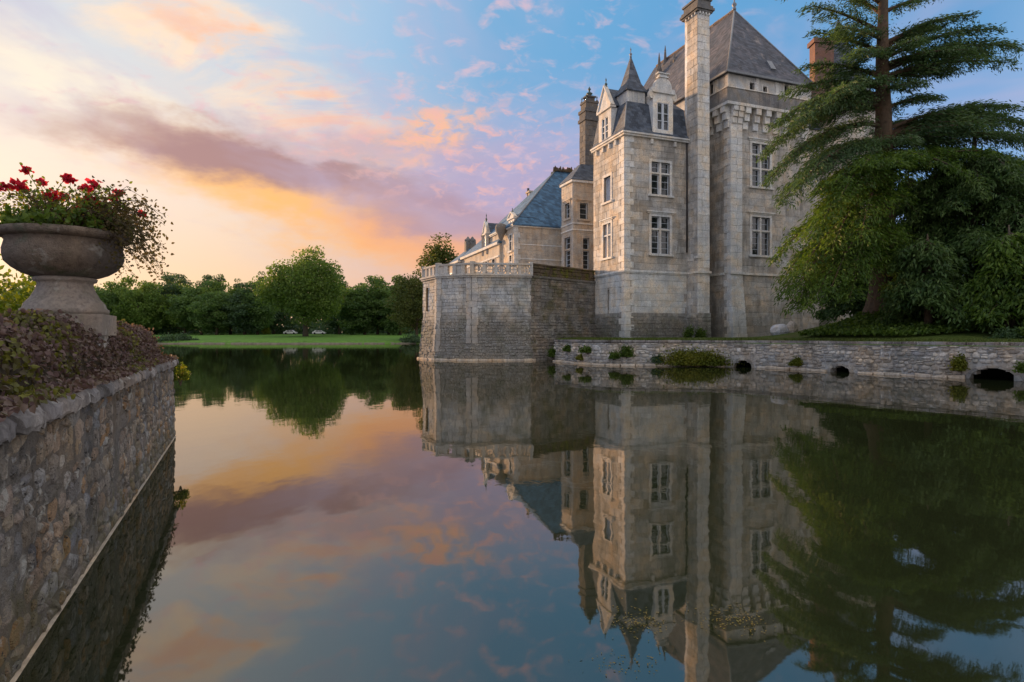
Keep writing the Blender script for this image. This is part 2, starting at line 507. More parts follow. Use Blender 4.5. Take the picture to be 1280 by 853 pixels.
M['dark_chim'] = stone_mat('soot_dark_stone', [(0.14, 0.14, 0.145), (0.19, 0.185, 0.18), (0.23, 0.21, 0.19)], 0.5, (0.07, 0.07, 0.075), lichen=0.15)
M['bastion'] = stone_mat('bastion_stone', [(0.40, 0.40, 0.39), (0.56, 0.55, 0.53), (0.48, 0.47, 0.46), (0.62, 0.61, 0.58), (0.42, 0.40, 0.37)],
                         0.62, (0.15, 0.15, 0.145), foot=(2.2, 4.3, (0.13, 0.12, 0.10), 0.92), lichen=0.35, moss=0.25, mscale=0.7)
M['bastion_w'] = stone_mat('bastion_pale_dressing', [(0.50, 0.47, 0.43), (0.58, 0.55, 0.50), (0.54, 0.50, 0.46)], 0.5, (0.2, 0.19, 0.18), foot=(1.6, 3.6, (0.22, 0.2, 0.17), 0.7))
M['bastion_d'] = stone_mat('dark_mossy_rubble', [(0.17, 0.16, 0.145), (0.24, 0.22, 0.20), (0.30, 0.28, 0.25), (0.20, 0.18, 0.165)],
                           0.6, (0.075, 0.07, 0.062), lichen=0.38, moss=0.5, moss2=(0.10, 0.095, 0.03), mscale=0.8)
M['moss_cap'] = stone_mat('moss_covered_parapet', [(0.11, 0.085, 0.06), (0.15, 0.12, 0.08)], 0.5, (0.05, 0.035, 0.025), moss=0.9, moss_col=(0.13, 0.14, 0.02), moss2=(0.07, 0.075, 0.02), mscale=1.3, bdist=0.05)
M['core'] = stone_mat('wall_core_mortar', [(0.20, 0.185, 0.165)], 0.6, (0.08, 0.075, 0.065), moss=0.2)
M['quay'] = stone_mat('quay_rubble', [(0.24, 0.23, 0.225), (0.54, 0.48, 0.41), (0.32, 0.31, 0.31), (0.72, 0.66, 0.57), (0.27, 0.24, 0.20), (0.64, 0.62, 0.59), (0.40, 0.36, 0.31)],
                      0.6, (0.11, 0.11, 0.105), foot=(0.1, 0.9, (0.15, 0.145, 0.135), 0.6), lichen=0.25, moss=0.12, mscale=0.6, fine=10)
M['ledge'] = stone_mat('pale_waterline_ledge', [(0.50, 0.42, 0.33), (0.58, 0.50, 0.40), (0.44, 0.37, 0.30)], 0.4, (0.2, 0.15, 0.11), fine=9)
M['coping'] = stone_mat('weathered_coping', [(0.17, 0.165, 0.17), (0.26, 0.245, 0.245), (0.34, 0.325, 0.32), (0.21, 0.19, 0.18)],
                        0.8, (0.06, 0.052, 0.05), lichen=0.55, moss=0.3, moss_col=(0.075, 0.062, 0.03), fine=18, bdist=0.02)
M['rubble'] = stone_mat('garden_wall_rubble', [(0.14, 0.145, 0.165), (0.36, 0.30, 0.23), (0.25, 0.255, 0.275), (0.46, 0.37, 0.26), (0.16, 0.15, 0.14), (0.44, 0.44, 0.44), (0.40, 0.24, 0.11), (0.30, 0.28, 0.275)],
                        0.75, (0.075, 0.07, 0.068), lichen=0.6, smear=(0.25, 0.222, 0.19), moss=0.18, moss_col=(0.10, 0.085, 0.03), foot=(0.0, 0.5, (0.13, 0.125, 0.07), 0.7), fine=20, bstr=1.0, bdist=0.03, mscale=2.2)
M['rubble_mortar'] = stone_mat('garden_wall_mortar', [(0.19, 0.17, 0.148)], 0.75, (0.075, 0.068, 0.06), lichen=0.35, foot=(0.0, 0.5, (0.12, 0.11, 0.06), 0.7), fine=20, bstr=1.0, bdist=0.03)
M['urn'] = stone_mat('mossy_urn_stone', [(0.20, 0.172, 0.152), (0.25, 0.215, 0.19)], 0.7, (0.065, 0.052, 0.045), moss=0.95, moss_col=(0.125, 0.14, 0.105), moss2=(0.085, 0.095, 0.045), lichen=0.3, fine=22, bstr=1.0, bdist=0.025, mscale=2.6)
M['urn_foot'] = stone_mat('urn_pedestal_stone', [(0.27, 0.23, 0.20), (0.31, 0.265, 0.23)], 0.6, (0.17, 0.15, 0.125), lichen=0.3, moss=0.2, fine=30, bstr=0.6, bdist=0.01, mscale=4)
M['boulder'] = stone_mat('pale_boulder', [(0.52, 0.53, 0.57), (0.56, 0.57, 0.6)], 0.3, (0.3, 0.3, 0.3), fine=6)
M['ridge'] = stone_mat('dull_ridge_tile', [(0.22, 0.17, 0.15), (0.27, 0.22, 0.19)], 0.5, (0.10, 0.08, 0.075))
M['brick'] = stone_mat('red_brick_chimney', [(0.21, 0.125, 0.105), (0.26, 0.16, 0.135)], 0.4, (0.12, 0.08, 0.07))
M['slate'] = slate_mat('blue_grey_slate', (0.055, 0.072, 0.102), (0.088, 0.106, 0.135), 0.25, (0.22, 0.22, 0.20))
M['slate_l'] = slate_mat('lichen_spotted_slate', (0.050, 0.060, 0.082), (0.085, 0.082, 0.098), 0.65, (0.33, 0.28, 0.25))
M['slate_b'] = slate_mat('bright_blue_slate', (0.045, 0.115, 0.205), (0.065, 0.150, 0.250), 0.12, (0.10, 0.12, 0.08))
M['lead'] = plain_mat('dull_lead', (0.20, 0.215, 0.235), 0.5, 0.4)
M['patina'] = plain_mat('green_patina', (0.075, 0.11, 0.095), 0.6, 0.3)
M['rust'] = plain_mat('dark_iron', (0.05, 0.045, 0.045), 0.6, 0.3)
M['wood_w'] = plain_mat('blue_white_painted_wood', (0.55, 0.60, 0.66), 0.5, 0.4, 0.08)
M['dark'] = plain_mat('dark_interior', (0.012, 0.011, 0.010), 0.9, 0.1)
M['render'] = stone_mat('white_lime_render', [(0.64, 0.62, 0.58), (0.58, 0.57, 0.55)], 0.55, (0.28, 0.30, 0.32))
gm, gN, gb = new_mat('window_glass', 0.06, 0.9)
gg = gN.new('ShaderNodeNewGeometry').outputs['Position']
gN.t.links.new(gN.ramp(gN.noise(gg, 1.3, 3.0), [(0.3, (0.006, 0.008, 0.009)), (0.7, (0.035, 0.045, 0.05))]), gb.inputs['Base Color'])
bump(gN, gb, gN.noise(gg, 2.0, 2.0), 0.12, 0.05)
M['glass'] = gm
M['curtain'] = plain_mat('pale_window_blind', (0.42, 0.46, 0.52), 0.35, 0.7, 0.12, 2.0)

# ------------------------------------------------------------------ masonry helpers
def block_mesh(name, L, D, H, bev, mat):
    """one dressed block, front face at +y, chamfered edges; 18 triangles"""
    a, h = L / 2, H / 2
    v = [(-a, -D, -h), (a, -D, -h), (a, -D, h), (-a, -D, h),
         (-a, -bev, -h), (a, -bev, -h), (a, -bev, h), (-a, -bev, h),
         (-a + bev, 0, -h + bev), (a - bev, 0, -h + bev), (a - bev, 0, h - bev), (-a + bev, 0, h - bev)]
    f = [(8, 11, 10, 9)]
    for i in range(4):
        j = (i + 1) % 4
        f.append((4 + i, 8 + i, 8 + j, 4 + j)); f.append((i, 4 + i, 4 + j, j))
    me = bpy.data.meshes.new(name); me.from_pydata(v, [], f); me.materials.append(mat)
    return me
_blk = {}
def block_obj(name, parent, fr, a0, a1, z0, z1, proud, mat, depth=0.12, gap=0.012):
    """block as an object of its own; meshes shared by rounded size"""
    key = (name, mat.name, round((a1 - a0) * 5) / 5, round((z1 - z0) * 10) / 10, depth)
    if key not in _blk:
        _blk[key] = block_mesh(name, max(key[2], 0.2), depth, max(key[3], 0.1), 0.018, mat)
    me = _blk[key]
    o = bpy.data.objects.new(name, me); col.objects.link(o); o.parent = parent
    sx = (a1 - a0 - gap) / max(key[2], 0.2); sz = (z1 - z0 - gap) / max(key[3], 0.1)
    o.matrix_local = fr.mat((a0 + a1) / 2, proud, (z0 + z1) / 2) @ Matrix.Diagonal((sx, 1, sz, 1))
    return o
def block_mb(mb, fr, a0, a1, z0, z1, proud, depth=0.12, gap=0.012, bev=0.018, rnd=0.5, jit=0.0):
    """block added to a joined mesh (front, chamfers, sides)"""
    g = gap / 2; a0 += g; a1 -= g; z0 += g; z1 -= g
    if a1 - a0 < 0.03 or z1 - z0 < 0.03: return
    bev = min(bev, (a1 - a0) / 4, (z1 - z0) / 4)
    J = lambda: random.uniform(-jit, jit)
    n = len(mb.v)
    c = [(a0 + J(), z0 + J()), (a1 + J(), z0 + J()), (a1 + J(), z1 + J()), (a0 + J(), z1 + J())]
    ma, mz = (a0 + a1) / 2, (z0 + z1) / 2
    mb.v += [tuple(fr(a, proud - depth, z)) for a, z in c]
    mb.v += [tuple(fr(a, proud - bev, z)) for a, z in c]
    mb.v += [tuple(fr(a + math.copysign(bev, ma - a), proud + J() * 0.5, z + math.copysign(bev, mz - z))) for a, z in c]
    F = [(8, 11, 10, 9)]
    for i in range(4):
        j = (i + 1) % 4
        F += [(4 + i, 8 + i, 8 + j, 4 + j), (i, 4 + i, 4 + j, j)]
    inv = fr.ax.cross(fr.out).z < 0
    for q in F:
        q = tuple(n + i for i in q); mb.f.append(q[::-1] if inv else q); mb.r.append(max(0.001, rnd))

def courses(a0, a1, z0, z1, h, L, holes=(), jitter=0.2, rj=0.16):
    """coursed blocks between a0..a1, z0..z1, cut away at holes (a0,a1,z0,z1)"""
    out = []
    n = max(1, round((z1 - z0) / h)); hh = (z1 - z0) / n
    zs = [z0 + i * hh + (random.uniform(-rj, rj) * hh if 0 < i < n else 0) for i in range(n + 1)]
    for i in range(n):
        za, zb = zs[i], zs[i + 1]
        x = a0 - (L * random.uniform(0.0, 0.9))
        spans = []
        while x < a1:
            w = L * random.uniform(1 - jitter, 1 + jitter) * random.choice((0.7, 1.0, 1.0, 1.25))
            s, e = max(x, a0), min(x + w, a1); x += w
            if e - s < 0.08:
                continue
            spans.append((s, e))
        if spans and spans[0][1] - spans[0][0] < 0.15 and len(spans) > 1:
            spans[0:2] = [(spans[0][0], spans[1][1])]
        for (s, e) in spans:
            cur = [(s, e, za, zb)]
            for (h0, h1, k0, k1) in holes:
                nxt = []
                for (p, q, c, d) in cur:
                    if q <= h0 or p >= h1 or d <= k0 + 0.01 or c >= k1 - 0.01:
                        nxt.append((p, q, c, d)); continue
                    if p < h0 - 0.06: nxt.append((p, h0, c, d))
                    if q > h1 + 0.06: nxt.append((h1, q, c, d))
                    mp, mq = max(p, h0), min(q, h1)
                    if c < k0 - 0.06: nxt.append((mp, mq, c, k0))
                    if d > k1 + 0.06: nxt.append((mp, mq, k1, d))
                cur = nxt
            out += cur
    return out

def wall_back(mb, fr, a0, a1, z0, z1, holes, thick=0.45):
    A = sorted({a0, a1, *[h[0] for h in holes], *[h[1] for h in holes]})
    Z = sorted({z0, z1, *[h[2] for h in holes], *[h[3] for h in holes]})
    A = [a for a in A if a0 <= a <= a1]; Z = [z for z in Z if z0 <= z <= z1]
    for i in range(len(A) - 1):
        run = None
        for j in range(len(Z) - 1):
            ca, cz = (A[i] + A[i + 1]) / 2, (Z[j] + Z[j + 1]) / 2
            solid = not any(h[0] < ca < h[1] and h[2] < cz < h[3] for h in holes)
            if solid:
                run = (run[0], Z[j + 1]) if run else (Z[j], Z[j + 1])
            if (not solid or j == len(Z) - 2) and run:
                mb.fbox(fr, A[i], A[i + 1], -thick, 0, run[0], run[1]); run = None

def ashlar(parent, fr, a0, a1, z0, z1, h, L, holes, mat, budget, rest, name='stone_block', proud=(0.012, 0.03)):
    """blocks as objects while the budget lasts (largest first), the rest into the joined mesh"""
    bl = courses(a0, a1, z0, z1, h, L, holes)
    bl.sort(key=lambda q: -(q[1] - q[0]) * (q[3] - q[2]))
    for q in bl:
        pr = random.uniform(*proud)
        if budget[0] > 0 and (q[1] - q[0]) > 0.3 and (q[3] - q[2]) > 0.2:
            budget[0] -= 1
            block_obj(name, parent, fr, *q, pr, mat)
        else:
            block_mb(rest, fr, *q, pr, rnd=random.random())

def quoins(parent, fr, side, a_edge, z0, z1, h=0.46, l1=0.75, l2=0.45, proud=0.045, mat=None, depth=0.16, first=0):
    """long and short corner blocks; side=+1 runs towards +a from the edge"""
    n = round((z1 - z0) / h); hh = (z1 - z0) / n
    for i in range(n):
        L = (l1, l2)[(i + first) % 2] * random.uniform(0.92, 1.08)
        a0, a1 = (a_edge, a_edge + L) if side > 0 else (a_edge - L, a_edge)
        block_obj('quoin', parent, fr, a0, a1, z0 + i * hh, z0 + (i + 1) * hh, proud + random.uniform(-.006, .006), mat or M['lime_w'], depth)

def window(parent, fr, a0, a1, z0, z1, transoms=(0.68,), mull=True, sill=True, hood=False, sw=0.20, glass=None, rows=3, set_back=0.22, name='window', stone=None):
    """stone-dressed window: surround (part) > sill, hood, mullion, transom, sash_frame, panes"""
    st = stone or M['lime_w']
    mb = MB()
    mb.fbox(fr, a0 - sw, a0, -0.3, 0.055, z0 - 0.02, z1); mb.fbox(fr, a1, a1 + sw, -0.3, 0.055, z0 - 0.02, z1)
    mb.fbox(fr, a0 - sw, a1 + sw, -0.3, 0.055, z1, z1 + sw)
    w = mb.build(name, st, parent)
    if sill: MB().fbox(fr, a0 - sw - 0.1, a1 + sw + 0.1, -0.3, 0.15, z0 - 0.17, z0 - 0.022).build('sill', st, w)
    if hood:
        mb = MB(); mb.fbox(fr, a0 - sw - 0.22, a1 + sw + 0.22, -0.02, 0.17, z1 + sw + 0.10, z1 + sw + 0.2)
        mb.fbox(fr, a0 - sw - 0.14, a1 + sw + 0.14, -0.02, 0.10, z1 + sw + 0.003, z1 + sw + 0.097)
        mb.build('hood_mould', st, w)
    H = z1 - z0
    mid = (a0 + a1) / 2
    mw = 0.075
    zs = [z0] + [z0 + H * q for q in transoms] + [z1]
    if mull: MB().fbox(fr, mid - mw, mid + mw, -0.2, 0.0, z0, z1).build('mullion', st, w)
    for q in transoms:
        zt = z0 + H * q
        mb = MB()
        if mull:
            mb.fbox(fr, a0, mid - mw - .001, -0.198, -0.004, zt - 0.06, zt + 0.06); mb.fbox(fr, mid + mw + .001, a1, -0.198, -0.004, zt - 0.06, zt + 0.06)
        else:
            mb.fbox(fr, a0, a1, -0.198, -0.004, zt - 0.06, zt + 0.06)
        mb.build('transom', st, w)
    cols = [(a0, mid - mw), (mid + mw, a1)] if mull else [(a0, a1)]
    sash = MB(); fw = 0.055
    for (c0, c1) in cols:
        for i in range(len(zs) - 1):
            y0 = zs[i] + (0.06 if i else 0.0); y1 = zs[i + 1] - (0.06 if i < len(zs) - 2 else 0.0)
            MB().fbox(fr, c0, c1, -set_back - 0.06, -set_back, y0, y1).build('pane', glass or M['glass'], w)
            s0 = -set_back + 0.002; s1 = -set_back + 0.05
            sash.fbox(fr, c0, c0 + fw, s0, s1, y0, y1); sash.fbox(fr, c1 - fw, c1, s0, s1, y0, y1)
            sash.fbox(fr, c0 + fw, c1 - fw, s0, s1, y0, y0 + fw); sash.fbox(fr, c0 + fw, c1 - fw, s0, s1, y1 - fw, y1)
            nb = max(1, round((y1 - y0) / 0.45))
            for k in range(1, nb):
                zc = y0 + (y1 - y0) * k / nb
                sash.fbox(fr, c0 + fw, c1 - fw, s0, s1 - 0.02, zc - 0.014, zc + 0.014)
    sash.build('sash_frame', M['wood_w'], w)
    return w

def hip_roof(mb, x0, x1, y0, y1, z0, ridge_axis, zr, inset0, inset1, thick=0.12):
    """hipped roof over a rectangle, eaves at z0, ridge along 'y' or 'x'"""
    if ridge_axis == 'y':
        xm = (x0 + x1) / 2
        r0, r1 = (xm, y0 + inset0, zr), (xm, y1 - inset1, zr)
    else:
        ym = (y0 + y1) / 2
        r0, r1 = (x0 + inset0, ym, zr), (x1 - inset1, ym, zr)
    c = [(x0, y0, z0), (x1, y0, z0), (x1, y1, z0), (x0, y1, z0)]
    if ridge_axis == 'y':
        mb.poly([c[0], c[1], r0]); mb.poly([c[1], c[2], r1, r0]); mb.poly([c[2], c[3], r1]); mb.poly([c[3], c[0], r0, r1])
    else:
        mb.poly([c[0], c[1], r1, r0]); mb.poly([c[1], c[2], r1]); mb.poly([c[2], c[3], r0, r1]); mb.poly([c[3], c[0], r0])
    b = [(p[0], p[1], z0 - thick) for p in c]
    mb.poly(b[::-1])
    for i in range(4):
        j = (i + 1) % 4
        mb.poly([b[i], b[j], c[j], c[i]])
    return r0, r1

def finial(mb, x, y, z, h, r=0.12):
    prof = [(r * .7, 0), (r * .8, .10), (r * .45, .18), (r * 1.0, .28), (r * .9, .36), (r * .3, .46), (r * .28, .66), (r * .55, .74), (r * .3, .82), (r * .06, 1.0)]
    mb.lathe([(a, z + b * h) for a, b in prof], 8, (x, y))
    return mb

# ================================================================== the chateau
def castle_empty(name, label, cat='building'):
    return empty(name, (P0[0], P0[1], 0), TH, label, cat)

# ---------------------------------------------------------------- corner pavilion
pav = castle_empty('corner_pavilion', 'pale stone corner pavilion with two dormers and a pointed slate turret beside the great chimney')
S1 = 5.40; T1 = t_at(742, 0)
ZB = 1.2; ZSTR = z_at(338.5, 0, 0); ZCOR = z_at(169, 0, 0); ZRUB = z_at(391, 0, 0)
FF = Frame((0, 0), (1, 0), (0, -1)); FL = Frame((0, 0), (0, 1), (-1, 0))
fz = lambda py, s=2.8: z_at(py, s, 0)
sa, sb = s_at(814, 0), s_at(837, 0)
front_w = [(sa, sb, fz(243.5), fz(203), (0.66,), False), (sa, sb, fz(317.5), fz(271), (0.66,), True)]
ta3, tb3 = t_at(763.8, 0), t_at(755.3, 0)
ta4, tb4 = t_at(764, 0), t_at(754.3, 0)
lz = lambda py, t: z_at(py, 0, t)
left_w = [(ta3, tb3, lz(250.5, ta3), lz(219, ta3), (), False), (ta4, tb4, lz(321, ta4), lz(278.5, ta4), (0.66,), True)]
tm = t_at(760.5, 0)
slit = (tm - 0.14, tm + 0.14, lz(388, tm), lz(363, tm))
hf = [(w[0] - .2, w[1] + .2, w[2] - .17, w[3] + .2) for w in front_w]
hl = [(w[0] - .2, w[1] + .2, w[2] - .17, w[3] + .2) for w in left_w] + [slit]
mb = MB()
wall_back(mb, FF, 0.0, S1, ZB, ZCOR, [(w[0], w[1], w[2], w[3]) for w in front_w])
FLi = Frame((0, 0), (0, 1), (-1, 0))
wall_back(mb, FLi, 0.452, T1, ZB, ZCOR, [(w[0], w[1], w[2], w[3]) for w in left_w] + [slit])
mb.box(0.46, S1, T1 - 0.4, T1, ZB, ZCOR - .01); mb.box(S1 - 0.4, S1 - .003, 0.46, T1 - 0.41, ZB, ZCOR - .01)
mb.box(0.47, S1 - .41, 0.9, 0.95, ZB, ZCOR - .02)
mb.box(0.9, 0.95, 0.96, T1 - .41, ZB, ZCOR - .02)
mb.build('wall', M['mortar'], pav)
rest = MB(); bud = [250]
ashlar(pav, FF, 0.55, S1 - .02, ZRUB, ZSTR - .16, 0.46, 0.95, hf, M['lime_w'], bud, rest)
ashlar(pav, FF, 0.55, S1 - .02, ZSTR + .14, ZCOR, 0.47, 0.95, hf, M['lime'], bud, rest)
ashlar(pav, FL, 0.55, T1, ZRUB, ZSTR - .16, 0.46, 0.95, hl, M['lime_w'], bud, rest)
ashlar(pav, FL, 0.55, T1, ZSTR + .14, ZCOR, 0.47, 0.95, hl, M['lime'], bud, rest)
rest.build('ashlar', M['lime'], pav, kind='stuff')
rest = MB()
for fr, a1 in ((FF, S1 - .02), (FL, T1)):
    for q in courses(0.5, a1, ZB, ZRUB, 0.27, 0.42): block_mb(rest, fr, *q, random.uniform(.02, .07), rnd=random.random(), jit=.015)
rest.build('rubble_footing', M['bastion'], pav, kind='stuff')
quoins(pav, FF, +1, 0.0, ZB, ZCOR, mat=M['lime_w'])
quoins(pav, FL, +1, 0.0, ZB, ZCOR, l1=0.46, l2=0.78, proud=0.046, mat=M['lime_w'])
for fr, a0, a1, nm in ((FF, -.12, S1, 0), (FL, -.118, T1, 1)):
    mb = MB(); mb.fbox(fr, a0 if nm == 0 else 0.002, a1, 0.0, 0.12, ZSTR - .08, ZSTR + .08); mb.fbox(fr, 0.05, a1, 0.0, 0.07, ZSTR - .17, ZSTR - .082)
    mb.build('string_course', M['lime_w'], pav)
    mb = MB(); mb.fbox(fr, -.22 if nm == 0 else 0.002, a1, -.05, 0.22, ZCOR - .02, ZCOR + .12); mb.fbox(fr, -.32 if nm == 0 else 0.002, a1 + (.02 if nm == 0 else 0), -.05, 0.32, ZCOR + .122, ZCOR + .24)
    mb.build('cornice', M['lime_w'], pav)
for px in (814, 843):
    s = s_at(px, 0); block_obj('corbel', pav, FF, s - .11, s + .11, ZCOR - .42, ZCOR - .03, .16, M['lime_w'], 0.2)
for px in (771, 763, 755, 747):
    t = t_at(px, 0); block_obj('corbel', pav, FL, t - .11, t + .11, ZCOR - .42, ZCOR - .03, .16, M['lime_w'], 0.2)
for w in front_w: window(pav, FF, *w[:4], transoms=w[4], hood=w[5])
window(pav, FL, *left_w[0][:4], transoms=(), mull=False, glass=M['curtain'])
window(pav, FL, *left_w[1][:4], transoms=(0.66,), hood=True, glass=M['curtain'])
MB().fbox(FL, slit[0], slit[1], -.30, -.25, slit[2], slit[3]).build('arrow_slit', M['dark'], pav)
# steep slate attic
ZA = z_at(127, 0.4, 0.4); i0 = 0.40
zr0 = ZCOR + .24
mb = MB()
mb.loft([[(-.28, -.28, zr0), (S1, -.28, zr0), (S1, T1, zr0), (-.28, T1, zr0)],
         [(-.05, -.05, zr0 + .35), (S1, -.05, zr0 + .35), (S1, T1, zr0 + .35), (-.05, T1, zr0 + .35)],
         [(i0, i0, ZA), (S1, i0, ZA), (S1, T1, ZA), (i0, T1, ZA)],
         [(2.2, 2.0, ZA + 1.15), (S1, 2.0, ZA + 1.15), (S1, T1 - .6, ZA + 1.15), (2.2, T1 - .6, ZA + 1.15)]])
mb.build('roof', M['slate'], pav)
mb = MB(); mb.tube([(-.28, -.28, zr0 + .02), (-.05, -.05, zr0 + .37), (i0, i0, ZA + .02)], [.05] * 3, 6); mb.build('hip_lead', M['lead'], pav, True)
# corner turret with pyramid spire
cs, ct, ha = 1.30, 1.30, 0.72
zt0, zt1 = ZA - .35, z_at(119, cs, ct)
tw = MB().box(cs - ha, cs + ha, ct - ha, ct + ha, zt0, zt1).build('turret', M['render'], pav)
mb = MB()
for (a, b_) in ((cs - ha - .02, ct - ha - .02), (cs + ha - .1, ct - ha - .02), (cs - ha - .02, ct + ha - .1)):
    mb.box(a, a + .14, b_, b_ + .14, zt0, zt1 - .004)
for k in (-.22, .22): mb.box(cs + k - .06, cs + k + .06, ct - ha - .03, ct - ha + .05, zt0, zt1 - .005)
mb.build('turret_post', M['lime_w'], tw)
zap = z_at(71, cs, ct)
mb = MB(); e = ha + .16
mb.loft([[(cs - e, ct - e, zt1), (cs + e, ct - e, zt1), (cs + e, ct + e, zt1), (cs - e, ct + e, zt1)],
         [(cs - e, ct - e, zt1 + .06), (cs + e, ct - e, zt1 + .06), (cs + e, ct + e, zt1 + .06), (cs - e, ct + e, zt1 + .06)],
         [(cs - .56, ct - .56, zt1 + .72), (cs + .56, ct - .56, zt1 + .72), (cs + .56, ct + .56, zt1 + .72), (cs - .56, ct + .56, zt1 + .72)],
         [(cs - .02, ct - .02, zap), (cs + .02, ct - .02, zap), (cs + .02, ct + .02, zap), (cs - .02, ct + .02, zap)]])
sp = mb.build('spire', M['slate'], pav)
finial(MB(), cs, ct, zap - .08, z_at(59, cs, ct) - zap + .08, .11).build('finial', M['lead'], sp, True)

def dormer(parent, fr, c, w, zb, zt, wa, wz0, wz1, kind, ped_top, depth, fin=0.6):
    """stone dormer: body (part) > pediment, roof, finial and its window pieces"""
    mb = MB()
    h = w / 2
    mb.fbox(fr, c - h, c - wa, -depth, 0.0, zb, zt); mb.fbox(fr, c + wa, c + h, -depth, 0.0, zb, zt)
    mb.fbox(fr, c - wa, c + wa, -depth, 0.0, wz1, zt); mb.fbox(fr, c - wa, c + wa, -depth, 0.0, zb, wz0)
    d = mb.build('dormer', M['lime_w'], parent)
    MB().fbox(fr, c - h - .12, c + h + .12, -.35, 0.14, zt + .002, zt + .16).build('dormer_cornice', M['lime_w'], d)
    z0 = zt + .162
    if kind == 'tri':
        MB().extr(fr, [(c - h - .1, z0), (c + h + .1, z0), (c, ped_top)], -.25, .05).build('pediment', M['lime_w'], d)
        mb = MB()
        for sg in (-1, 1):
            mb.extr(fr, [(c + sg * (h + .18), z0 + .02), (c + sg * (h + .02), z0 - .01), (c, ped_top - .06), (c, ped_top + .10)], -.22, .13)
        mb.build('raking_cornice', M['lime_w'], d)
        n = (c, ped_top)
        mb = MB(); mb.extr(fr, [(c - h - .06, z0), (c + h + .06, z0), (c, ped_top - .12)], -depth - .6, -.26); mb.build('dormer_roof', M['slate'], d)
    else:
        pts = [(c - h - .16, z0), (c + h + .16, z0), (c + h + .12, z0 + .22)]
        H = ped_top - z0
        for k in range(9):
            an = math.pi * k / 8
            pts.append((c + (h * .86) * math.cos(an), z0 + .22 + (H * .62) * math.sin(an) ** .8))
        pts.append((c - h - .12, z0 + .22))
        MB().extr(fr, pts, -.3, .06).build('pediment', M['lime_w'], d)
        mb = MB(); mb.fbox(fr, c - .42, c + .42, -.25, .12, z0 + H * .62 + .22, z0 + H * .62 + .32); mb.fbox(fr, c - .32, c + .32, -.25, .06, z0 + H * .62 + .322, ped_top); mb.fbox(fr, c - .5, c + .5, -.25, .15, ped_top + .001, ped_top + .09)
        mb.build('pediment_crown', M['lime_w'], d)
        for sg in (-1, 1):
            mb = MB()
            cp_ = [(c + sg * (h + .12 + .2 * math.cos(an)), zt - .15 + .32 * math.sin(an)) for an in [2 * math.pi * q / 10 for q in range(10)]]
            mb.extr(fr, cp_, -.25, .04); mb.build('scroll', M['lime_w'], d)
        mb = MB().fbox(fr, c - h + .02, c + h - .02, -depth - .8, -.31, zt + .003, zt + .5); mb.build('dormer_roof', M['slate'], d)
    if fin:
        p = fr(c, -.1, ped_top - .05)
        finial(MB(), p.x, p.y, p.z, fin, .12).build('dormer_finial', M['patina'], d, True)
    fw = .05
    mb = MB(); mb.fbox(fr, c - .045, c + .045, -.09, -.01, wz0, wz1)
    for sg in (-1, 1):
        x0, x1 = sorted((c + sg * .045, c + sg * wa))
        mb.fbox(fr, x0, x0 + fw, -.10, -.03, wz0, wz1); mb.fbox(fr, x1 - fw, x1, -.10, -.03, wz0, wz1)
        for q in (0, .33, .62, 1):
            zc = wz0 + (wz1 - wz0 - fw) * q
            mb.fbox(fr, x0 + fw, x1 - fw, -.098, -.035, zc, zc + fw)
        MB().fbox(fr, x0, x1, -.16, -.105, wz0, wz1).build('pane', M['glass'], d)
    mb.build('sash_frame', M['wood_w'], d)
    return d
sd = s_at(825, .25)
dormer(pav, Frame((0, -.14), (1, 0), (0, -1)), sd, 1.75, zr0 + .02, z_at(119, sd, .1), .50, z_at(164, sd, .1), z_at(130.5, sd, .1), 'arch', z_at(95, sd, .1), 1.2, 0)
td = t_at(760.2, .15)
dormer(pav, Frame((-.14, 0), (0, 1), (-1, 0)), td, 1.9, zr0 - .1, z_at(140, .1, td), .46, z_at(175, .1, td), z_at(148, .1, td), 'tri', z_at(109, .1, td), 1.3, .75)
mb = MB(); mb.tube([FF(S1 - .1, .12, ZCOR - .05), FF(S1 - .1, .12, z_at(316, 5.3, 0))], [.06, .06], 8); mb.build('downpipe', M['rust'], pav, True)

# great chimney stack on the pavilion's flank
CS0, CS1, CT0, CT1 = S1, S1 + 1.06, -1.28, 0.3
ch = MB().box(CS0 + .03, CS1 - .03, CT0 + .03, CT1, ZB, z_at(14, CS0, CT0)).build('chimney', M['mortar'], pav)
cfF = Frame((0, CT0), (1, 0), (0, -1)); cfL = Frame((CS0, 0), (0, 1), (-1, 0)); cfR = Frame((CS1, 0), (0, 1), (1, 0))
ZCH = z_at(14, CS0, CT0)
bud = [290]; rest = MB()
n = round((ZCH - ZRUB) / .56); hh = (ZCH - ZRUB) / n
for i in range(n):
    za, zb = ZRUB + i * hh, ZRUB + (i + 1) * hh
    k = CS0 + (.62 if i % 2 else .42) * random.uniform(.9, 1.1)
    pr = random.uniform(.0, .02)
    block_obj('stone_block', ch, cfF, CS0, k, za, zb, pr, M['lime_w']); block_obj('stone_block', ch, cfF, k, CS1, za, zb, random.uniform(.0, .02), M['lime_w'])
    k = CT0 + (.5 if i % 2 else .8) * random.uniform(.9, 1.1)
    block_obj('stone_block', ch, cfL, CT0 + .02, k, za, zb, random.uniform(.0, .02), M['lime']); block_obj('stone_block', ch, cfL, k, 0.0, za, zb, random.uniform(.0, .02), M['lime'])
    block_mb(rest, cfR, CT0 + .02, CT1, za, zb, .01, rnd=random.random())
rest.build('ashlar', M['lime'], ch, kind='stuff')
rest = MB()
for fr, a0, a1 in ((cfF, CS0 - .06, CS1 + .06), (cfL, CT0 - .02, .0), (cfR, CT0 - .02, .3)):
    for q in courses(a0, a1, ZB, ZRUB, .3, .45): block_mb(rest, fr, *q, random.uniform(.07, .12), depth=.2, rnd=random.random(), jit=.02)
rest.build('rubble_footing', M['bastion'], ch, kind='stuff')
mb = MB()
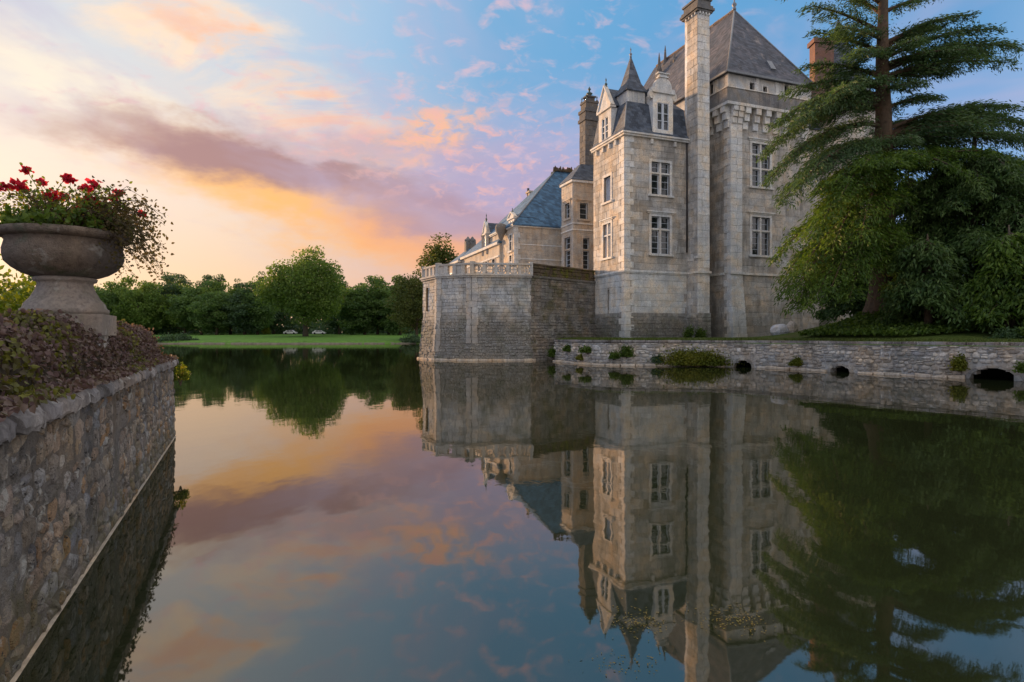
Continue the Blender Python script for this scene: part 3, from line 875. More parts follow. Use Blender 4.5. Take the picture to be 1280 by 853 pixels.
for k, (ex, za, zb) in enumerate(((.16, 0, .14), (.26, .142, .32), (.18, .322, .5), (.05, .502, .9), (.14, .902, 1.04))):
    mb.box(CS0 - ex, CS1 + ex, CT0 - ex, CT1 + ex, ZCH + za, ZCH + zb)
mb.build('chimney_cap', M['dark_chim'], ch)
for i in range(4):
    for fr, c in ((cfF, CS0 + .13 + i * .27), (cfL, CT0 + .2 + i * .36)):
        block_obj('cap_bracket', ch, fr, c - .07, c + .07, ZCH - .2, ZCH - .003, .14, M['lime_w'], .2)
mb = MB(); mb.box(CS0 - .1, CS1 + .1, CT0 - .1, CT1 + .0, ZSTR - .1, ZSTR + .06); mb.build('string_course', M['lime_w'], ch)
mb = MB(); mb.box(CS0 - .1, CS0 + .35, CT0 - .09, CT0 + .3, z_at(323, CS0, CT0), z_at(320, CS0, CT0)); mb.build('offset_stone', M['lime_w'], ch)

# ---------------------------------------------------------------- keep with machicolated parapet
keep = castle_empty('keep_tower', 'tall square keep with corbelled parapet and steep lichen-spotted slate roof')
KX, KD = (911 - 640) / FPX * 45.6, 45.6
dxk, dyk = KX - P0[0], KD - P0[1]
KS = dxk * U2[0] + dyk * U2[1]; KT = dxk * V2[0] + dyk * V2[1]
KS1 = s_at(1004, KT); KTE = 15.0
kz = lambda py: z_at(py, KS, KT)
KF = Frame((0, KT), (1, 0), (0, -1)); KL = Frame((KS, 0), (0, 1), (-1, 0))
ZKC0, ZKC1, ZKP, ZKE = kz(160), kz(134), kz(113.5), kz(94)
OV = 0.55
w0, w1 = s_at(939.7, KT), s_at(962, KT)
kw = [(w0, w1, z_at(232.5, w0, KT), z_at(179, w0, KT), (0.42, 0.74)), (w0, w1, z_at(318.5, w0, KT), z_at(271, w0, KT), (0.64,))]
hk = [(w[0] - .2, w[1] + .2, w[2] - .17, w[3] + .2) for w in kw]
mb = MB()
wall_back(mb, KF, KS, KS1, ZB, ZKC1, [w[:4] for w in kw])
mb.fbox(KL, KT + .452, KTE, -.45, 0, ZB, ZKC1)
mb.box(KS1 - .45, KS1 - .002, KT + .46, KTE, ZB, ZKC1 - .01); mb.box(KS + .46, KS1 - .46, KTE - .4, KTE, ZB, ZKC1 - .01)
mb.box(KS + .47, KS1 - .47, KT + .9, KT + .95, ZB, ZKC1 - .02)
mb.box(S1 + .3, KS, 1.3, 1.6, ZB, ZKC1 - 1.2)
mb.build('wall', M['mortar'], keep)
PIL = s_at(928, KT - .25) - KS
rest = MB(); bud = [225]
ZS2 = kz(341.5)
ashlar(keep, KF, KS + PIL, KS1, 1.6, ZS2 - .1, .48, 1.0, hk, M['lime'], bud, rest)
ashlar(keep, KF, KS + PIL, KS1, ZS2 + .1, ZKC0 + .9, .50, 1.05, hk, M['lime'], bud, rest)
ashlar(keep, KL, KT + .5, KT + 3.6, 1.6, ZKC0 + .6, .5, 1.0, (), M['lime'], bud, rest)
rest.build('ashlar', M['lime'], keep, kind='stuff')
# corner pilaster of pale dressed blocks, flared at the foot
PF = Frame((0, KT - .25), (1, 0), (0, -1))
zp0, zp1 = 1.4, ZKC0 + .75
pil = MB().fbox(PF, KS - .01, KS + PIL, -.25, -.02, zp0, zp1).build('corner_pilaster', M['mortar'], keep)
n = round((zp1 - zp0) / .5); hh = (zp1 - zp0) / n
for i in range(n):
    za = zp0 + i * hh; fl = max(0.0, (ZS2 - za) * .05)
    block_obj('stone_block', pil, PF, KS - .03, KS + PIL * (.55 if i % 2 else .45) , za, za + hh, random.uniform(.0, .025) + fl, M['lime_w'], .25 + .0)
    block_obj('stone_block', pil, PF, KS + PIL * (.55 if i % 2 else .45), KS + PIL + fl, za, za + hh, random.uniform(.0, .025) + fl, M['lime_w'], .25)
quoins(keep, KL, +1, KT - .25, 1.4, zp1, h=.5, l1=.75, l2=.42, proud=.04, mat=M['lime_w'])
for fr, a0, a1 in ((KF, KS + PIL, KS1), (KL, KT + .45, KT + 3.6)):
    MB().fbox(fr, a0, a1, 0.0, .12, ZS2 - .1, ZS2 + .08).build('string_course', M['lime_w'], keep)
MB().fbox(PF, KS - .12, KS + PIL + .1, -.05, .14, ZS2 - .101, ZS2 + .081).build('string_course', M['lime_w'], keep)
for w in kw: window(keep, KF, *w[:4], transoms=w[4], hood=True)
# corbels
def corbel_mesh(w, h, o):
    mb = MB()
    for k, (y, za, zb) in enumerate(((.34, 0, .36), (.68, .37, .70), (1.0, .71, 1.0))):
        mb.box(-w / 2, w / 2, -.05, y * o, za * h, zb * h)
    me = bpy.data.meshes.new('corbel'); me.from_pydata(mb.v, [], mb.f); me.materials.append(M['lime_w'])
    return me
cme = corbel_mesh(.46, ZKC1 - ZKC0, OV)
def put_corbel(fr, a):
    o = link('corbel', cme, keep); o.matrix_local = fr.mat(a, 0, ZKC0)
sp_ = .97
for i in range(int((KS1 - KS - PIL) / sp_) + 1): put_corbel(KF, KS + PIL + .35 + i * sp_)
for i in range(5): put_corbel(KL, KT + .95 + i * sp_)
cme2 = corbel_mesh(.42, (ZKC1 - ZKC0) * .8, OV - .25)
for a in (KS + .25, KS + PIL - .28):
    o = link('corbel', cme2, keep); o.matrix_local = PF.mat(a, 0, ZKC0 + (ZKC1 - ZKC0) * .2)
o = link('corbel', cme, keep); o.matrix_local = KL.mat(KT + .08, 0, ZKC0)
# parapet band and attic storey
a0, a1, b0 = KS - OV, KS1 + OV, KT - OV
def ring(mb, ex, th, z0, z1):
    mb.box(a0 - ex, a1 + ex, b0 - ex, b0 - ex + th, z0, z1); mb.box(a0 - ex, a0 - ex + th, b0 - ex + th, KTE, z0, z1)
    mb.box(a1 + ex - th, a1 + ex, b0 - ex + th, KTE, z0, z1)
mb = MB(); ring(mb, .05, .8, ZKC1, ZKC1 + .22); mb.build('corbel_table', M['lime_w'], keep)
mb = MB(); ring(mb, 0, .35, ZKC1 + .222, ZKP); par = mb.build('parapet', M['grey_band'], keep)
PAF = Frame((0, b0), (1, 0), (0, -1)); PAL = Frame((a0, 0), (0, 1), (-1, 0))
for fr, x0, x1 in ((PAF, a0, a1), (PAL, b0, b0 + 5.5)):
    x = x0
    while x < x1 - .3:
        L = random.uniform(.8, 1.1); block_obj('parapet_slab', par, fr, x, min(x + L, x1), ZKC1 + .23, ZKP - .02, random.uniform(.01, .03), M['grey_band']); x += L
mb = MB(); mb.fbox(PAF, a0 - .06, a1 + .06, -.36, .07, ZKP + .001, ZKP + .07); mb.fbox(PAL, b0 + .01, KTE, -.36, .07, ZKP + .0012, ZKP + .0712)
mb.build('parapet_coping', M['lime_w'], keep)
op = [(936.5, 942.8, 102, 114.5), (953.5, 958.5, 107, 117), (980, 985.5, 105, 121)]
at = .14
AF = Frame((0, b0 + at), (1, 0), (0, -1)); AL = Frame((a0 + at, 0), (0, 1), (-1, 0))
hof = []
for (x0, x1, y0, y1) in op:
    s0, s1 = s_at(x0, b0 + at), s_at(x1, b0 + at)
    hof.append((s0, s1, max(z_at(y1, s0, b0), ZKP + .1), min(z_at(y0, s0, b0), ZKE - .12)))
t0, t1 = t_at(892, a0 + at), t_at(886.3, a0 + at)
hol = [(t0, t1, ZKP + .12, ZKE - .15)]
mb = MB(); wall_back(mb, AF, a0 + at, a1 - at, ZKP + .073, ZKE, hof, .3); wall_back(mb, AL, b0 + at + .302, KTE, ZKP + .073, ZKE, hol, .3)
mb.box(a1 - at - .3, a1 - at - .002, b0 + at + .31, KTE, ZKP + .073, ZKE - .01)
mb.build('attic_wall', M['render'], keep)
for fr, hs in ((AF, hof), (AL, hol)):
    for h in hs:
        w = MB().fbox(fr, h[0] - .1, h[0], -.1, .04, h[2] - .05, h[3] + .05).fbox(fr, h[1], h[1] + .1, -.1, .04, h[2] - .05, h[3] + .05).build('attic_window', M['lime_w'], keep)
        MB().fbox(fr, h[0], h[1], -.28, -.2, h[2], h[3]).build('pane', M['glass'], w)
for fr, xs in ((AF, [s_at(q, b0 + at) for q in (946.5, 971, 992)]), (AL, [t_at(q, a0 + at) for q in (896, 909)])):
    for x in xs: block_obj('attic_pier', keep, fr, x - .17, x + .17, ZKP + .08, ZKE - .02, .05, M['lime_w'], .1)
# roof
rs = (KS + KS1) / 2
mb = MB(); e = OV + .12
RZ = EYE + (420 - 6) / FPX * 49.4
r0, r1 = hip_roof(mb, KS - e, KS1 + e, KT - e, 14.6, ZKE + .02, 'y', RZ, 4.3, .8)
rf = mb.build('roof', M['slate_l'], keep)
# flared eaves and lead hips, ridge tiles
mb = MB()
mb.tube([(KS - e, KT - e, ZKE + .05), r0], [.07, .07], 6); mb.tube([(KS1 + e, KT - e, ZKE + .05), r0], [.07, .07], 6)
mb.build('hip_lead', M['lead'], rf, True)
L = 0.62; n = int((r1[1] - r0[1]) / L)
me_rt = None
for i in range(n):
    if me_rt is None:
        mb = MB(); mb.tube([(0, 0, 0), (0, L * .96, 0)], [.13, .13], 6)
        o = mb.build('ridge_tile', M['ridge'], rf); me_rt = o.data
    else: o = link('ridge_tile', me_rt, rf)
    o.location = (r0[0], r0[1] + i * L, RZ + .02 + random.uniform(-.015, .015))
finial(MB(), r0[0], r0[1], RZ, 1.5, .2).build('finial', M['lead'], rf, True)
q = .28
MB().tube([(r0[0] - .2, r0[1] + 3.4, RZ - .3), (r0[0] - .2, r0[1] + 3.4, RZ + .95)], [.1, .1], 8).build('flue_pipe', M['rust'], rf, True)
sk = s_at(954, KT + .9)
fw_ = lambda f: ((r0[0] * f + sk * (1 - f)))
# skylight lying on the front hip slope
dz_ = RZ - ZKE; dn = r0[1] - (KT - e)
def on_hip(s, f, up): return (s, KT - e + dn * f - up * dz_ / math.hypot(dz_, dn), ZKE + dz_ * f + up * dn / math.hypot(dz_, dn))
mb = MB(); mb.quad_box([on_hip(sk - .25, .13, -.05), on_hip(sk + .25, .13, -.05), on_hip(sk + .25, .24, -.05), on_hip(sk - .25, .24, -.05), on_hip(sk - .25, .13, .12), on_hip(sk + .25, .13, .12), on_hip(sk + .25, .24, .12), on_hip(sk - .25, .24, .12)])
mb.build('skylight', M['lead'], rf)
mb = MB(); mb.box(KS - e - .1, KS1 + e + .1, KT - e - .1, KT - e, ZKE - .12, ZKE + .03); mb.box(KS - e - .1, KS - e, KT - e + .001, 14.6, ZKE - .12, ZKE + .03); mb.build('gutter', M['lead'], keep)
# pinnacles standing behind on the ridge's far end
for px, py0, py1, dd in ((824, 98, 66, 58.0), (831.5, 92, 57, 59.0), (843, 80, 67, 57.0)):
    p = P(px, py0, dd); dxp, dyp = p.x - P0[0], p.y - P0[1]
    s_, t_ = dxp * U2[0] + dyp * U2[1], dxp * V2[0] + dyp * V2[1]
    h = (py0 - py1) / FPX * dd
    mb = MB(); mb.box(s_ - .28, s_ + .28, t_ - .28, t_ + .28, p.z - 2.5, p.z + h * .25); mb.lathe([(.2, p.z + h * .25), (.26, p.z + h * .3), (.14, p.z + h * .5), (.09, p.z + h * .8), (.02, p.z + h)], 8, (s_, t_))
    mb.build('pinnacle', M['dark_chim'], keep)

# ---------------------------------------------------------------- stair turret wing with the ornate chimney
stw = castle_empty('stair_wing', 'warm stone stair wing with niche window and slate roof under the tall dark chimney')
c = P(716, 226, 53.0); dxp, dyp = c.x - P0[0], c.y - P0[1]
S2, T2 = dxp * U2[0] + dyp * U2[1], dxp * V2[0] + dyp * V2[1]
SF = Frame((0, T2), (1, 0), (0, -1)); SL = Frame((S2, 0), (0, 1), (-1, 0))
SE = s_at(744, T2); TE = t_at(702, S2)
sz = lambda py: z_at(py, S2, T2)
ho = [(s_at(724.5, T2), s_at(734.5, T2), sz(273), sz(253)), (s_at(728.5, T2), s_at(736.5, T2), sz(336), sz(297))]
hl2 = [(t_at(712.5, S2), t_at(706.5, S2), z_at(272, S2, T2 + .5), z_at(253, S2, T2 + .5)), (t_at(713.5, S2), t_at(706, S2), z_at(336, S2, T2 + .5), z_at(296, S2, T2 + .5))]
mb = MB(); wall_back(mb, SF, S2, SE + 3, 5, sz(226), ho, .35); wall_back(mb, SL, T2 + .352, TE, 5, sz(226), hl2, .35)
mb.box(S2 + .36, SE + 3, TE - .3, TE, 5, sz(226)); mb.box(SE + 2.9, SE + 2.997, T2 + .36, TE - .31, 5, sz(226) - .01); mb.box(S2 + .6, SE + 2.8, T2 + .8, T2 + .83, 5, sz(226) - .01)
mb.build('wall', M['mortar'], stw)
rest = MB(); bud = [110]
ex = lambda H: [(h[0] - .12, h[1] + .12, h[2] - .1, h[3] + .14) for h in H]
ashlar(stw, SF, S2 + .02, SE + .6, 6.2, sz(226), .45, .85, ex(ho), M['lime_far'], bud, rest)
ashlar(stw, SL, T2 + .02, TE, 6.2, sz(226), .45, .85, ex(hl2), M['lime_far'], bud, rest)
rest.build('ashlar', M['lime_far'], stw, kind='stuff')
window(stw, SF, *ho[0], transoms=(), mull=False, hood=True, sw=.12, stone=M['lime_far'])
window(stw, SF, *ho[1], transoms=(.62,), mull=False, sw=.12, stone=M['lime_far'])
window(stw, SL, *hl2[0], transoms=(), mull=False, hood=True, sw=.12, stone=M['lime_far'])
window(stw, SL, *hl2[1], transoms=(.62,), mull=False, sw=.12, stone=M['lime_far'])
for py in (279, 287):
    for fr, x0, x1 in ((SF, S2 - .08, SE + .6), (SL, T2 + .002, TE)): MB().fbox(fr, x0, x1, 0.0, .09, sz(py) - .06, sz(py) + .06).build('string_course', M['lime_w'], stw)
for fr, x0, x1 in ((SF, S2 - .2, SE + .6), (SL, T2 + .002, TE)): MB().fbox(fr, x0, x1, -.02, .2, sz(227) - .05, sz(227) + .14).build('cornice', M['lime_w'], stw)
mb = MB(); zc = sz(226) + .1
mb.loft([[(S2 - .25, T2 - .25, zc), (SE + 3, T2 - .25, zc), (SE + 3, TE + .2, zc), (S2 - .25, TE + .2, zc)],
         [(S2 + 1.3, T2 + 1.0, zc + 1.75), (SE + 3, T2 + 1.0, zc + 1.75), (SE + 3, TE - .6, zc + 1.75), (S2 + 1.3, TE - .6, zc + 1.75)]])
mb.build('roof', M['slate'], stw)
# ornate chimney
cc = P(732, 205, 55.0); dxp, dyp = cc.x - P0[0], cc.y - P0[1]
Sc, Tc = dxp * U2[0] + dyp * U2[1], dxp * V2[0] + dyp * V2[1]
Sd = s_at(749, Tc); Td = t_at(724.5, Sc)
zz = lambda py: z_at(py, Sc, Tc)
ch2 = MB().box(Sc, Sd, Tc, Td, zc - 1, zz(147)).build('chimney', M['dark_chim'], stw)
mb = MB()
for (ex_, p0, p1) in ((.12, 150, 146), (.02, 145.9, 139), (.10, 138.9, 135), (-.08, 134.9, 127), (-.02, 126.9, 124.5), (-.3, 124.4, 119), (-.2, 118.9, 117)):
    mb.box(Sc - ex_, Sd + ex_, Tc - ex_, Td + ex_, zz(p0), zz(p1))
mb.build('chimney_cap', M['dark_chim'], ch2)
mb = MB(); finial(mb, (Sc + Sd) / 2, (Tc + Td) / 2, zz(117.2), zz(104) - zz(117.2), .3)
for a in (0, 1):
    for b_ in (0, 1): finial(mb, Sc + .15 + a * (Sd - Sc - .3), Tc + .15 + b_ * (Td - Tc - .3), zz(127), .75, .13)
mb.build('chimney_finial', M['patina'], ch2, True)
rest = MB()
for fr, x0, x1 in ((Frame((0, Tc), (1, 0), (0, -1)), Sc, Sd), (Frame((Sc, 0), (0, 1), (-1, 0)), Tc, Td)):
    for q in courses(x0, x1, zc, zz(150), .45, .7): block_mb(rest, fr, *q, random.uniform(.01, .03), rnd=random.random())
rest.build('ashlar', M['dark_chim'], ch2, kind='stuff')

# ---------------------------------------------------------------- wing with the bright blue hipped roof
blw = castle_empty('blue_roofed_wing', 'low stone wing under a steep bright blue slate hip roof')
c = P(643, 281, 56.0); dxp, dyp = c.x - P0[0], c.y - P0[1]
S3, T3 = dxp * U2[0] + dyp * U2[1], dxp * V2[0] + dyp * V2[1]
S3E = S3 + 12.6; T3E = t_at(629, S3)
bz = lambda py: z_at(py, S3, T3)
BF = Frame((0, T3), (1, 0), (0, -1)); BL = Frame((S3, 0), (0, 1), (-1, 0))
hb = [(t_at(640, S3), t_at(637.2, S3), bz(312), bz(292)), (t_at(640, S3), t_at(637.2, S3), bz(340), bz(318))]
mb = MB(); mb.fbox(BF, S3, S3E, -.3, 0, 5, bz(282)); wall_back(mb, BL, T3 + .302, T3E + 6, 5, bz(282), hb, .3); mb.box(S3 + .31, S3E, T3 + 9, T3 + 9.3, 5, bz(282)); mb.box(S3 + .6, S3 + .63, T3 + .4, T3 + 8.9, 5, bz(282))
mb.build('wall', M['mortar'], blw)
rest = MB(); bud = [70]
ashlar(blw, BF, S3 + .02, s_at(704, T3), 5.6, bz(283), .52, 1.05, (), M['lime_far'], bud, rest)
rest.build('ashlar', M['lime_far'], blw, kind='stuff')
rest = MB()
for q in courses(T3 + .02, T3E + 4, 5.6, bz(283), .5, .9, ex(hb)): block_mb(rest, BL, *q, random.uniform(.01, .03), rnd=random.random())
rest.build('ashlar', M['lime_far'], blw, kind='stuff')
for h in hb: window(blw, BL, *h, transoms=(.62,), mull=False, sw=.12, stone=M['lime_w'])
quoins(blw, BF, 1, S3, 5.6, bz(283), .5, .6, .4, .04)
for py in (305, 323): MB().fbox(BF, S3 - .05, s_at(706, T3), 0, .06, bz(py) - .05, bz(py) + .05).build('string_course', M['lime_w'], blw)
for fr, x0, x1 in ((BF, S3 - .2, S3E), (BL, T3 + .002, T3E + 6)): MB().fbox(fr, x0, x1, -.02, .18, bz(282) - .1, bz(282) + .1).build('cornice', M['lime_w'], blw)
mb = MB()
r0b, r1b = hip_roof(mb, S3 - .25, S3E, T3 - .25, T3 + 9, bz(282) + .12, 'x', EYE + (420 - 207) / FPX * 60.4, 6.4, .5)
rb = mb.build('roof', M['slate_b'], blw)
mb = MB(); mb.tube([(S3 - .25, T3 - .25, bz(282) + .14), (r0b[0], r0b[1], r0b[2] + .02)], [.08, .08], 6); mb.tube([r0b, r1b], [.12, .12], 6); mb.build('hip_lead', M['lead'], rb, True)
# mossy ridge cresting
mb = MB()
for i in range(26):
    x = r0b[0] - .4 + i * .12; zq = r0b[2] + min(0, x - r0b[0]) * 1.0
    mb.tube([(x, r0b[1] - .1, zq - .05), (x + random.uniform(-.1, .1), r0b[1] - .15, zq + random.uniform(.15, .5))], [.16, .05], 5)
mb.build('ridge_moss', M['moss_cap'], rb)
def st_of(px, py, d):
    p = P(px, py, d); a, b_ = p.x - P0[0], p.y - P0[1]
    return a * U2[0] + b_ * U2[1], a * V2[0] + b_ * V2[1], p.z
s_, t_, z_ = st_of(666, 240, 66)
mb = MB(); mb.box(s_ - .55, s_ + .55, t_ - .4, t_ + .4, z_ - 3.5, z_ - .2); mb.box(s_ - .65, s_ + .65, t_ - .5, t_ + .5, z_ - .199, z_); mb.build('chimney', M['lime_far'], blw)
s_, t_, z_ = st_of(660.3, 238, 66)
mb = MB(); mb.tube([(s_, t_, z_ - 2.5), (s_, t_, z_ + .2)], [.15, .13], 8); mb.build('flue_pipe', M['rust'], blw, True)
s_, t_, z_ = st_of(694, 207, 62)
# dormer on the flank
tdm = t_at(638, S3)
dormer(blw, Frame((S3 + .1, 0), (0, 1), (-1, 0)), tdm, 1.5, bz(283), bz(272), .3, bz(281), bz(273.5), 'tri', bz(263), 1.6, .5)
p = BL(t_at(632.5, S3), .5, bz(281))
mb = MB(); mb.lathe([(.05, p.z - 1.2), (.25, p.z - .9), (.3, p.z - .7), (.5, p.z - .35), (.58, p.z), (.5, p.z + .3), (.2, p.z + .45), (.05, p.z + .5)], 14, (p.x, p.y))
mb.build('corbelled_orb', M['dark_chim'], blw, True)
MB().fbox(BL, t_at(632.5, S3) - .12, t_at(632.5, S3) + .12, 0, .5, bz(290), bz(287)).build('orb_bracket', M['lime_w'], blw)

# ---------------------------------------------------------------- far low wing and the outermost pavilion
faw = castle_empty('far_courtyard_wing', 'distant courtyard wing with blue roof and pinnacled dormers above the balustrade')
S4, T4, T4E = S3 - .25, T3E + .4, T3E + 13.5
fzz = lambda py, t: z_at(py, S4, t)
ze = 10.75
FW = Frame((S4, 0), (0, 1), (-1, 0))
hw = [(T4 + 1.2 + i * 2.4, T4 + 2.1 + i * 2.4, 7.4, 9.4) for i in range(5)]
mb = MB(); wall_back(mb, FW, T4, T4E, 5, ze, hw, .35); mb.box(S4 + .36, S4 + 7, T4 + .01, T4 + .3, 5, ze); mb.box(S4 + .36, S4 + 7, T4E - .3, T4E - .01, 5, ze); mb.box(S4 + .5, S4 + .55, T4 + .4, T4E - .4, 5, ze)
mb.build('wall', M['lime_far'], faw)
for h in hw: window(faw, FW, *h, transoms=(.62,), mull=False, sw=.14, stone=M['lime_w'])
MB().fbox(FW, T4, T4E, 0, .25, ze - .1, ze + .15).build('cornice', M['lime_w'], faw)
MB().fbox(FW, T4, T4E, 0, .12, ze - 1.3, ze - 1.15).build('string_course', M['lime_w'], faw)
mb = MB(); hip_roof(mb, S4 - .2, S4 + 7, T4 - .1, T4E + .1, ze + .16, 'y', ze + 3.4, .1, 1.2); mb.build('roof', M['slate_b'], faw)
tpx = t_at(606.5, S4)
d_ = dormer(faw, Frame((S4 + .02, 0), (0, 1), (-1, 0)), tpx, 1.35, ze - .4, ze + 1.5, .3, ze, ze + 1.2, 'tri', ze + 2.9, 1.5, .9)
mb = MB()
for sg in (-1, 1):
    p = FW(tpx + sg * .75, -.05, ze)
    mb.lathe([(.2, ze - .6), (.22, ze + 1.4), (.3, ze + 1.5), (.2, ze + 1.65), (.03, ze + 2.5)], 8, (p.x, p.y))
mb.build('dormer_pinnacle', M['lime_far'], d_)
far2 = castle_empty('outer_pavilion', 'small outermost pavilion with pyramidal blue roof and two slim chimneys, beyond the balustrade')
S5, T5 = S4 - .3, T4E + .3
mb = MB().box(S5, S5 + 5, T5, T5 + 5, 5, 10.4); mb.build('wall', M['lime_far'], far2)
MB().box(S5 - .2, S5 + 5.2, T5 - .2, T5 + 5.2, 10.4, 10.6).build('cornice', M['lime_w'], far2)
mb = MB(); hip_roof(mb, S5 - .15, S5 + 5.1, T5 - .15, T5 + 5.1, 10.65, 'y', 12.9, 2.3, 2.3); mb.build('roof', M['slate_b'], far2)
for px in (585, 590.5):
    s_, t_, z_ = st_of(px, 296, 74)
    mb = MB(); mb.box(s_ - .35, s_ + .35, t_ - .35, t_ + .35, 10.2, z_ - .6); mb.lathe([(.42, z_ - .6), (.44, z_ - .4), (.25, z_ - .25), (.05, z_)], 8, (s_, t_)); mb.build('chimney', M['dark_chim'], far2)
for i in range(2):
    window(far2, Frame((S5, 0), (0, 1), (-1, 0)), T5 + 1 + i * 2, T5 + 1.9 + i * 2, 7.4, 9.4, transoms=(.62,), mull=False, sw=.14, set_back=-.01, stone=M['lime_w'])

# ---------------------------------------------------------------- round tower behind the cedar
rt = P(1048, 400, 57.0)
rtw = empty('round_tower', (rt.x, rt.y, 0), 0, 'round stone tower with conical slate roof half hidden behind the cedar', 'building')
zw = EYE + (420 - 148) / FPX * 57
rest = MB()
def ring_fr(an, r): return Frame((r * math.cos(an), r * math.sin(an)), (-math.sin(an), math.cos(an)), (math.cos(an), math.sin(an)))
MB().lathe([(3.05, 1.0), (3.0, zw)], 40).build('wall', M['mortar'], rtw)
nst = 20
for i in range(44):
    za = 1.2 + i * (zw - 1.2) / 44; zb = 1.2 + (i + 1) * (zw - 1.2) / 44
    for k in range(nst):
        an = 2 * math.pi * (k + .5 * (i % 2)) / nst
        if math.sin(an) > .5: continue
        L = 2 * math.pi * 3.05 / nst
        block_mb(rest, ring_fr(an, 3.04), -L / 2, L / 2, za, zb, random.uniform(.0, .03), rnd=random.random())
rest.build('ashlar', M['lime'], rtw, kind='stuff')
MB().lathe([(3.1, zw - .1), (3.4, zw + .1), (3.4, zw + .3), (3.0, zw + .302)], 40).build('cornice', M['lime_w'], rtw)
za = EYE + (420 - 25) / FPX * 57
MB().lathe([(3.5, zw + .305), (3.1, zw + .9), (1.4, (zw + za) / 2 + .6), (.06, za)], 24).build('roof', M['slate'], rtw)
p = P(1027, 50, 55.0)
mb = MB(); mb.box(p.x - rt.x - .85, p.x - rt.x + .85, p.y - rt.y - .5, p.y - rt.y + .5, zw - 1, p.z - .5); mb.box(p.x - rt.x - 1.0, p.x - rt.x + 1.0, p.y - rt.y - .65, p.y - rt.y + .65, p.z - .5, p.z - .1)
mb.build('chimney', M['brick'], rtw)
# link range between keep and round tower
lk = castle_empty('link_range', 'plain stone range joining keep and round tower behind the cedar')
mb = MB().box(KS1 + .01, KS1 + 8, KT + 5, KT + 11, 1.2, z_at(150, KS1, KT + 5)); mb.build('wall', M['lime_far'], lk)
rest = MB()
for q in courses(KS1 + .02, KS1 + 8, 1.4, z_at(150, KS1, KT + 5), .5, .95): block_mb(rest, Frame((0, KT + 5), (1, 0), (0, -1)), *q, random.uniform(.01, .03), rnd=random.random())
rest.build('ashlar', M['lime'], lk, kind='stuff')
mb = MB(); hip_roof(mb, KS1 + .02, KS1 + 8.2, KT + 4.8, KT + 11.2, z_at(150, KS1, KT + 5), 'x', z_at(150, KS1, KT + 5) + 4.2, .1, 1.5); mb.build('roof', M['slate'], lk)

# ================================================================== water and ground
def water_mat():
    m = bpy.data.materials.new('still_moat_water'); m.use_nodes = True
    t = m.node_tree; t.nodes.clear(); N = NT(t)
    g = N.new('ShaderNodeNewGeometry').outputs['Position']
    n1 = N.noise(N.v('MULTIPLY', g, (1.0, 0.55, 1)), 1.1, 3.0, 0.5)
    n2 = N.noise(N.v('MULTIPLY', g, (1.0, 0.7, 1)), 7.0, 3.0, 0.5)
    patch = N.ss(N.noise(g, 0.12, 3.0, 0.5), 0.42, 0.66)
    h = N.m('ADD', N.m('MULTIPLY', n1, 1.0), N.m('MULTIPLY', N.m('MULTIPLY', n2, N.m('ADD', patch, 0.25)), 0.16))
    bp = N.new('ShaderNodeBump'); bp.inputs['Strength'].default_value = 0.08; bp.inputs['Distance'].default_value = 0.05
    N.put(bp.inputs['Height'], h)
    gl = N.new('ShaderNodeBsdfGlossy'); gl.inputs['Roughness'].default_value = 0.025
    gl.inputs['Color'].default_value = (0.93, 0.88, 0.83, 1)
    df = N.new('ShaderNodeBsdfDiffuse'); df.inputs['Color'].default_value = (0.016, 0.022, 0.009, 1)
    fr = N.new('ShaderNodeFresnel'); fr.inputs['IOR'].default_value = 1.95
    t.links.new(bp.outputs[0], gl.inputs['Normal']); t.links.new(bp.outputs[0], fr.inputs['Normal'])
    mx = N.new('ShaderNodeMixShader')
    f = N.m('ADD', N.m('MULTIPLY', fr.outputs[0], 0.90), 0.06, clamp=True)
    N.put(mx.inputs[0], f)
    t.links.new(df.outputs[0], mx.inputs[1]); t.links.new(gl.outputs[0], mx.inputs[2])
    out = N.new('ShaderNodeOutputMaterial'); t.links.new(mx.outputs[0], out.inputs[0])
    return m
M['water'] = water_mat()
MB().poly([(-700, -60, 0), (700, -60, 0), (700, 900, 0), (-700, 900, 0)]).build('water', M['water'], kind='structure')

def ground_mat(name, cols, scale=0.25, fine=3.0):
    m, N, b = new_mat(name, 0.95, 0.1)
    g = N.new('ShaderNodeNewGeometry').outputs['Position']
    n = N.noise(g, scale, 6.0, 0.6); n2 = N.noise(g, fine, 5.0, 0.65)
    c = N.ramp(n, [(0.3 + 0.4 * i / (len(cols) - 1), q) for i, q in enumerate(cols)])
    c = N.mix(1.0, c, N.ramp(n2, [(0.25, (0.65, 0.65, 0.65)), (0.75, (1.3, 1.3, 1.3))]), 'MULTIPLY')
    N.t.links.new(c, b.inputs['Base Color'])
    bump(N, b, n2, 0.6, 0.08)
    return m
M['lawn'] = ground_mat('mown_lawn', [(0.085, 0.185, 0.030), (0.115, 0.225, 0.040), (0.095, 0.190, 0.034)], 0.06, 1.2)
M['terrace'] = ground_mat('terrace_grass', [(0.045, 0.075, 0.014), (0.075, 0.105, 0.022), (0.085, 0.085, 0.035)], 0.4, 4.0)
M['bank'] = ground_mat('ivy_bank_soil', [(0.020, 0.034, 0.008), (0.035, 0.055, 0.012)], 0.8, 5.0)
M['soil'] = ground_mat('dark_garden_soil', [(0.035, 0.028, 0.02), (0.055, 0.045, 0.03)], 0.6, 8.0)
M['shore'] = ground_mat('muddy_shore', [(0.13, 0.115, 0.085), (0.20, 0.175, 0.13)], 0.5, 2.0)

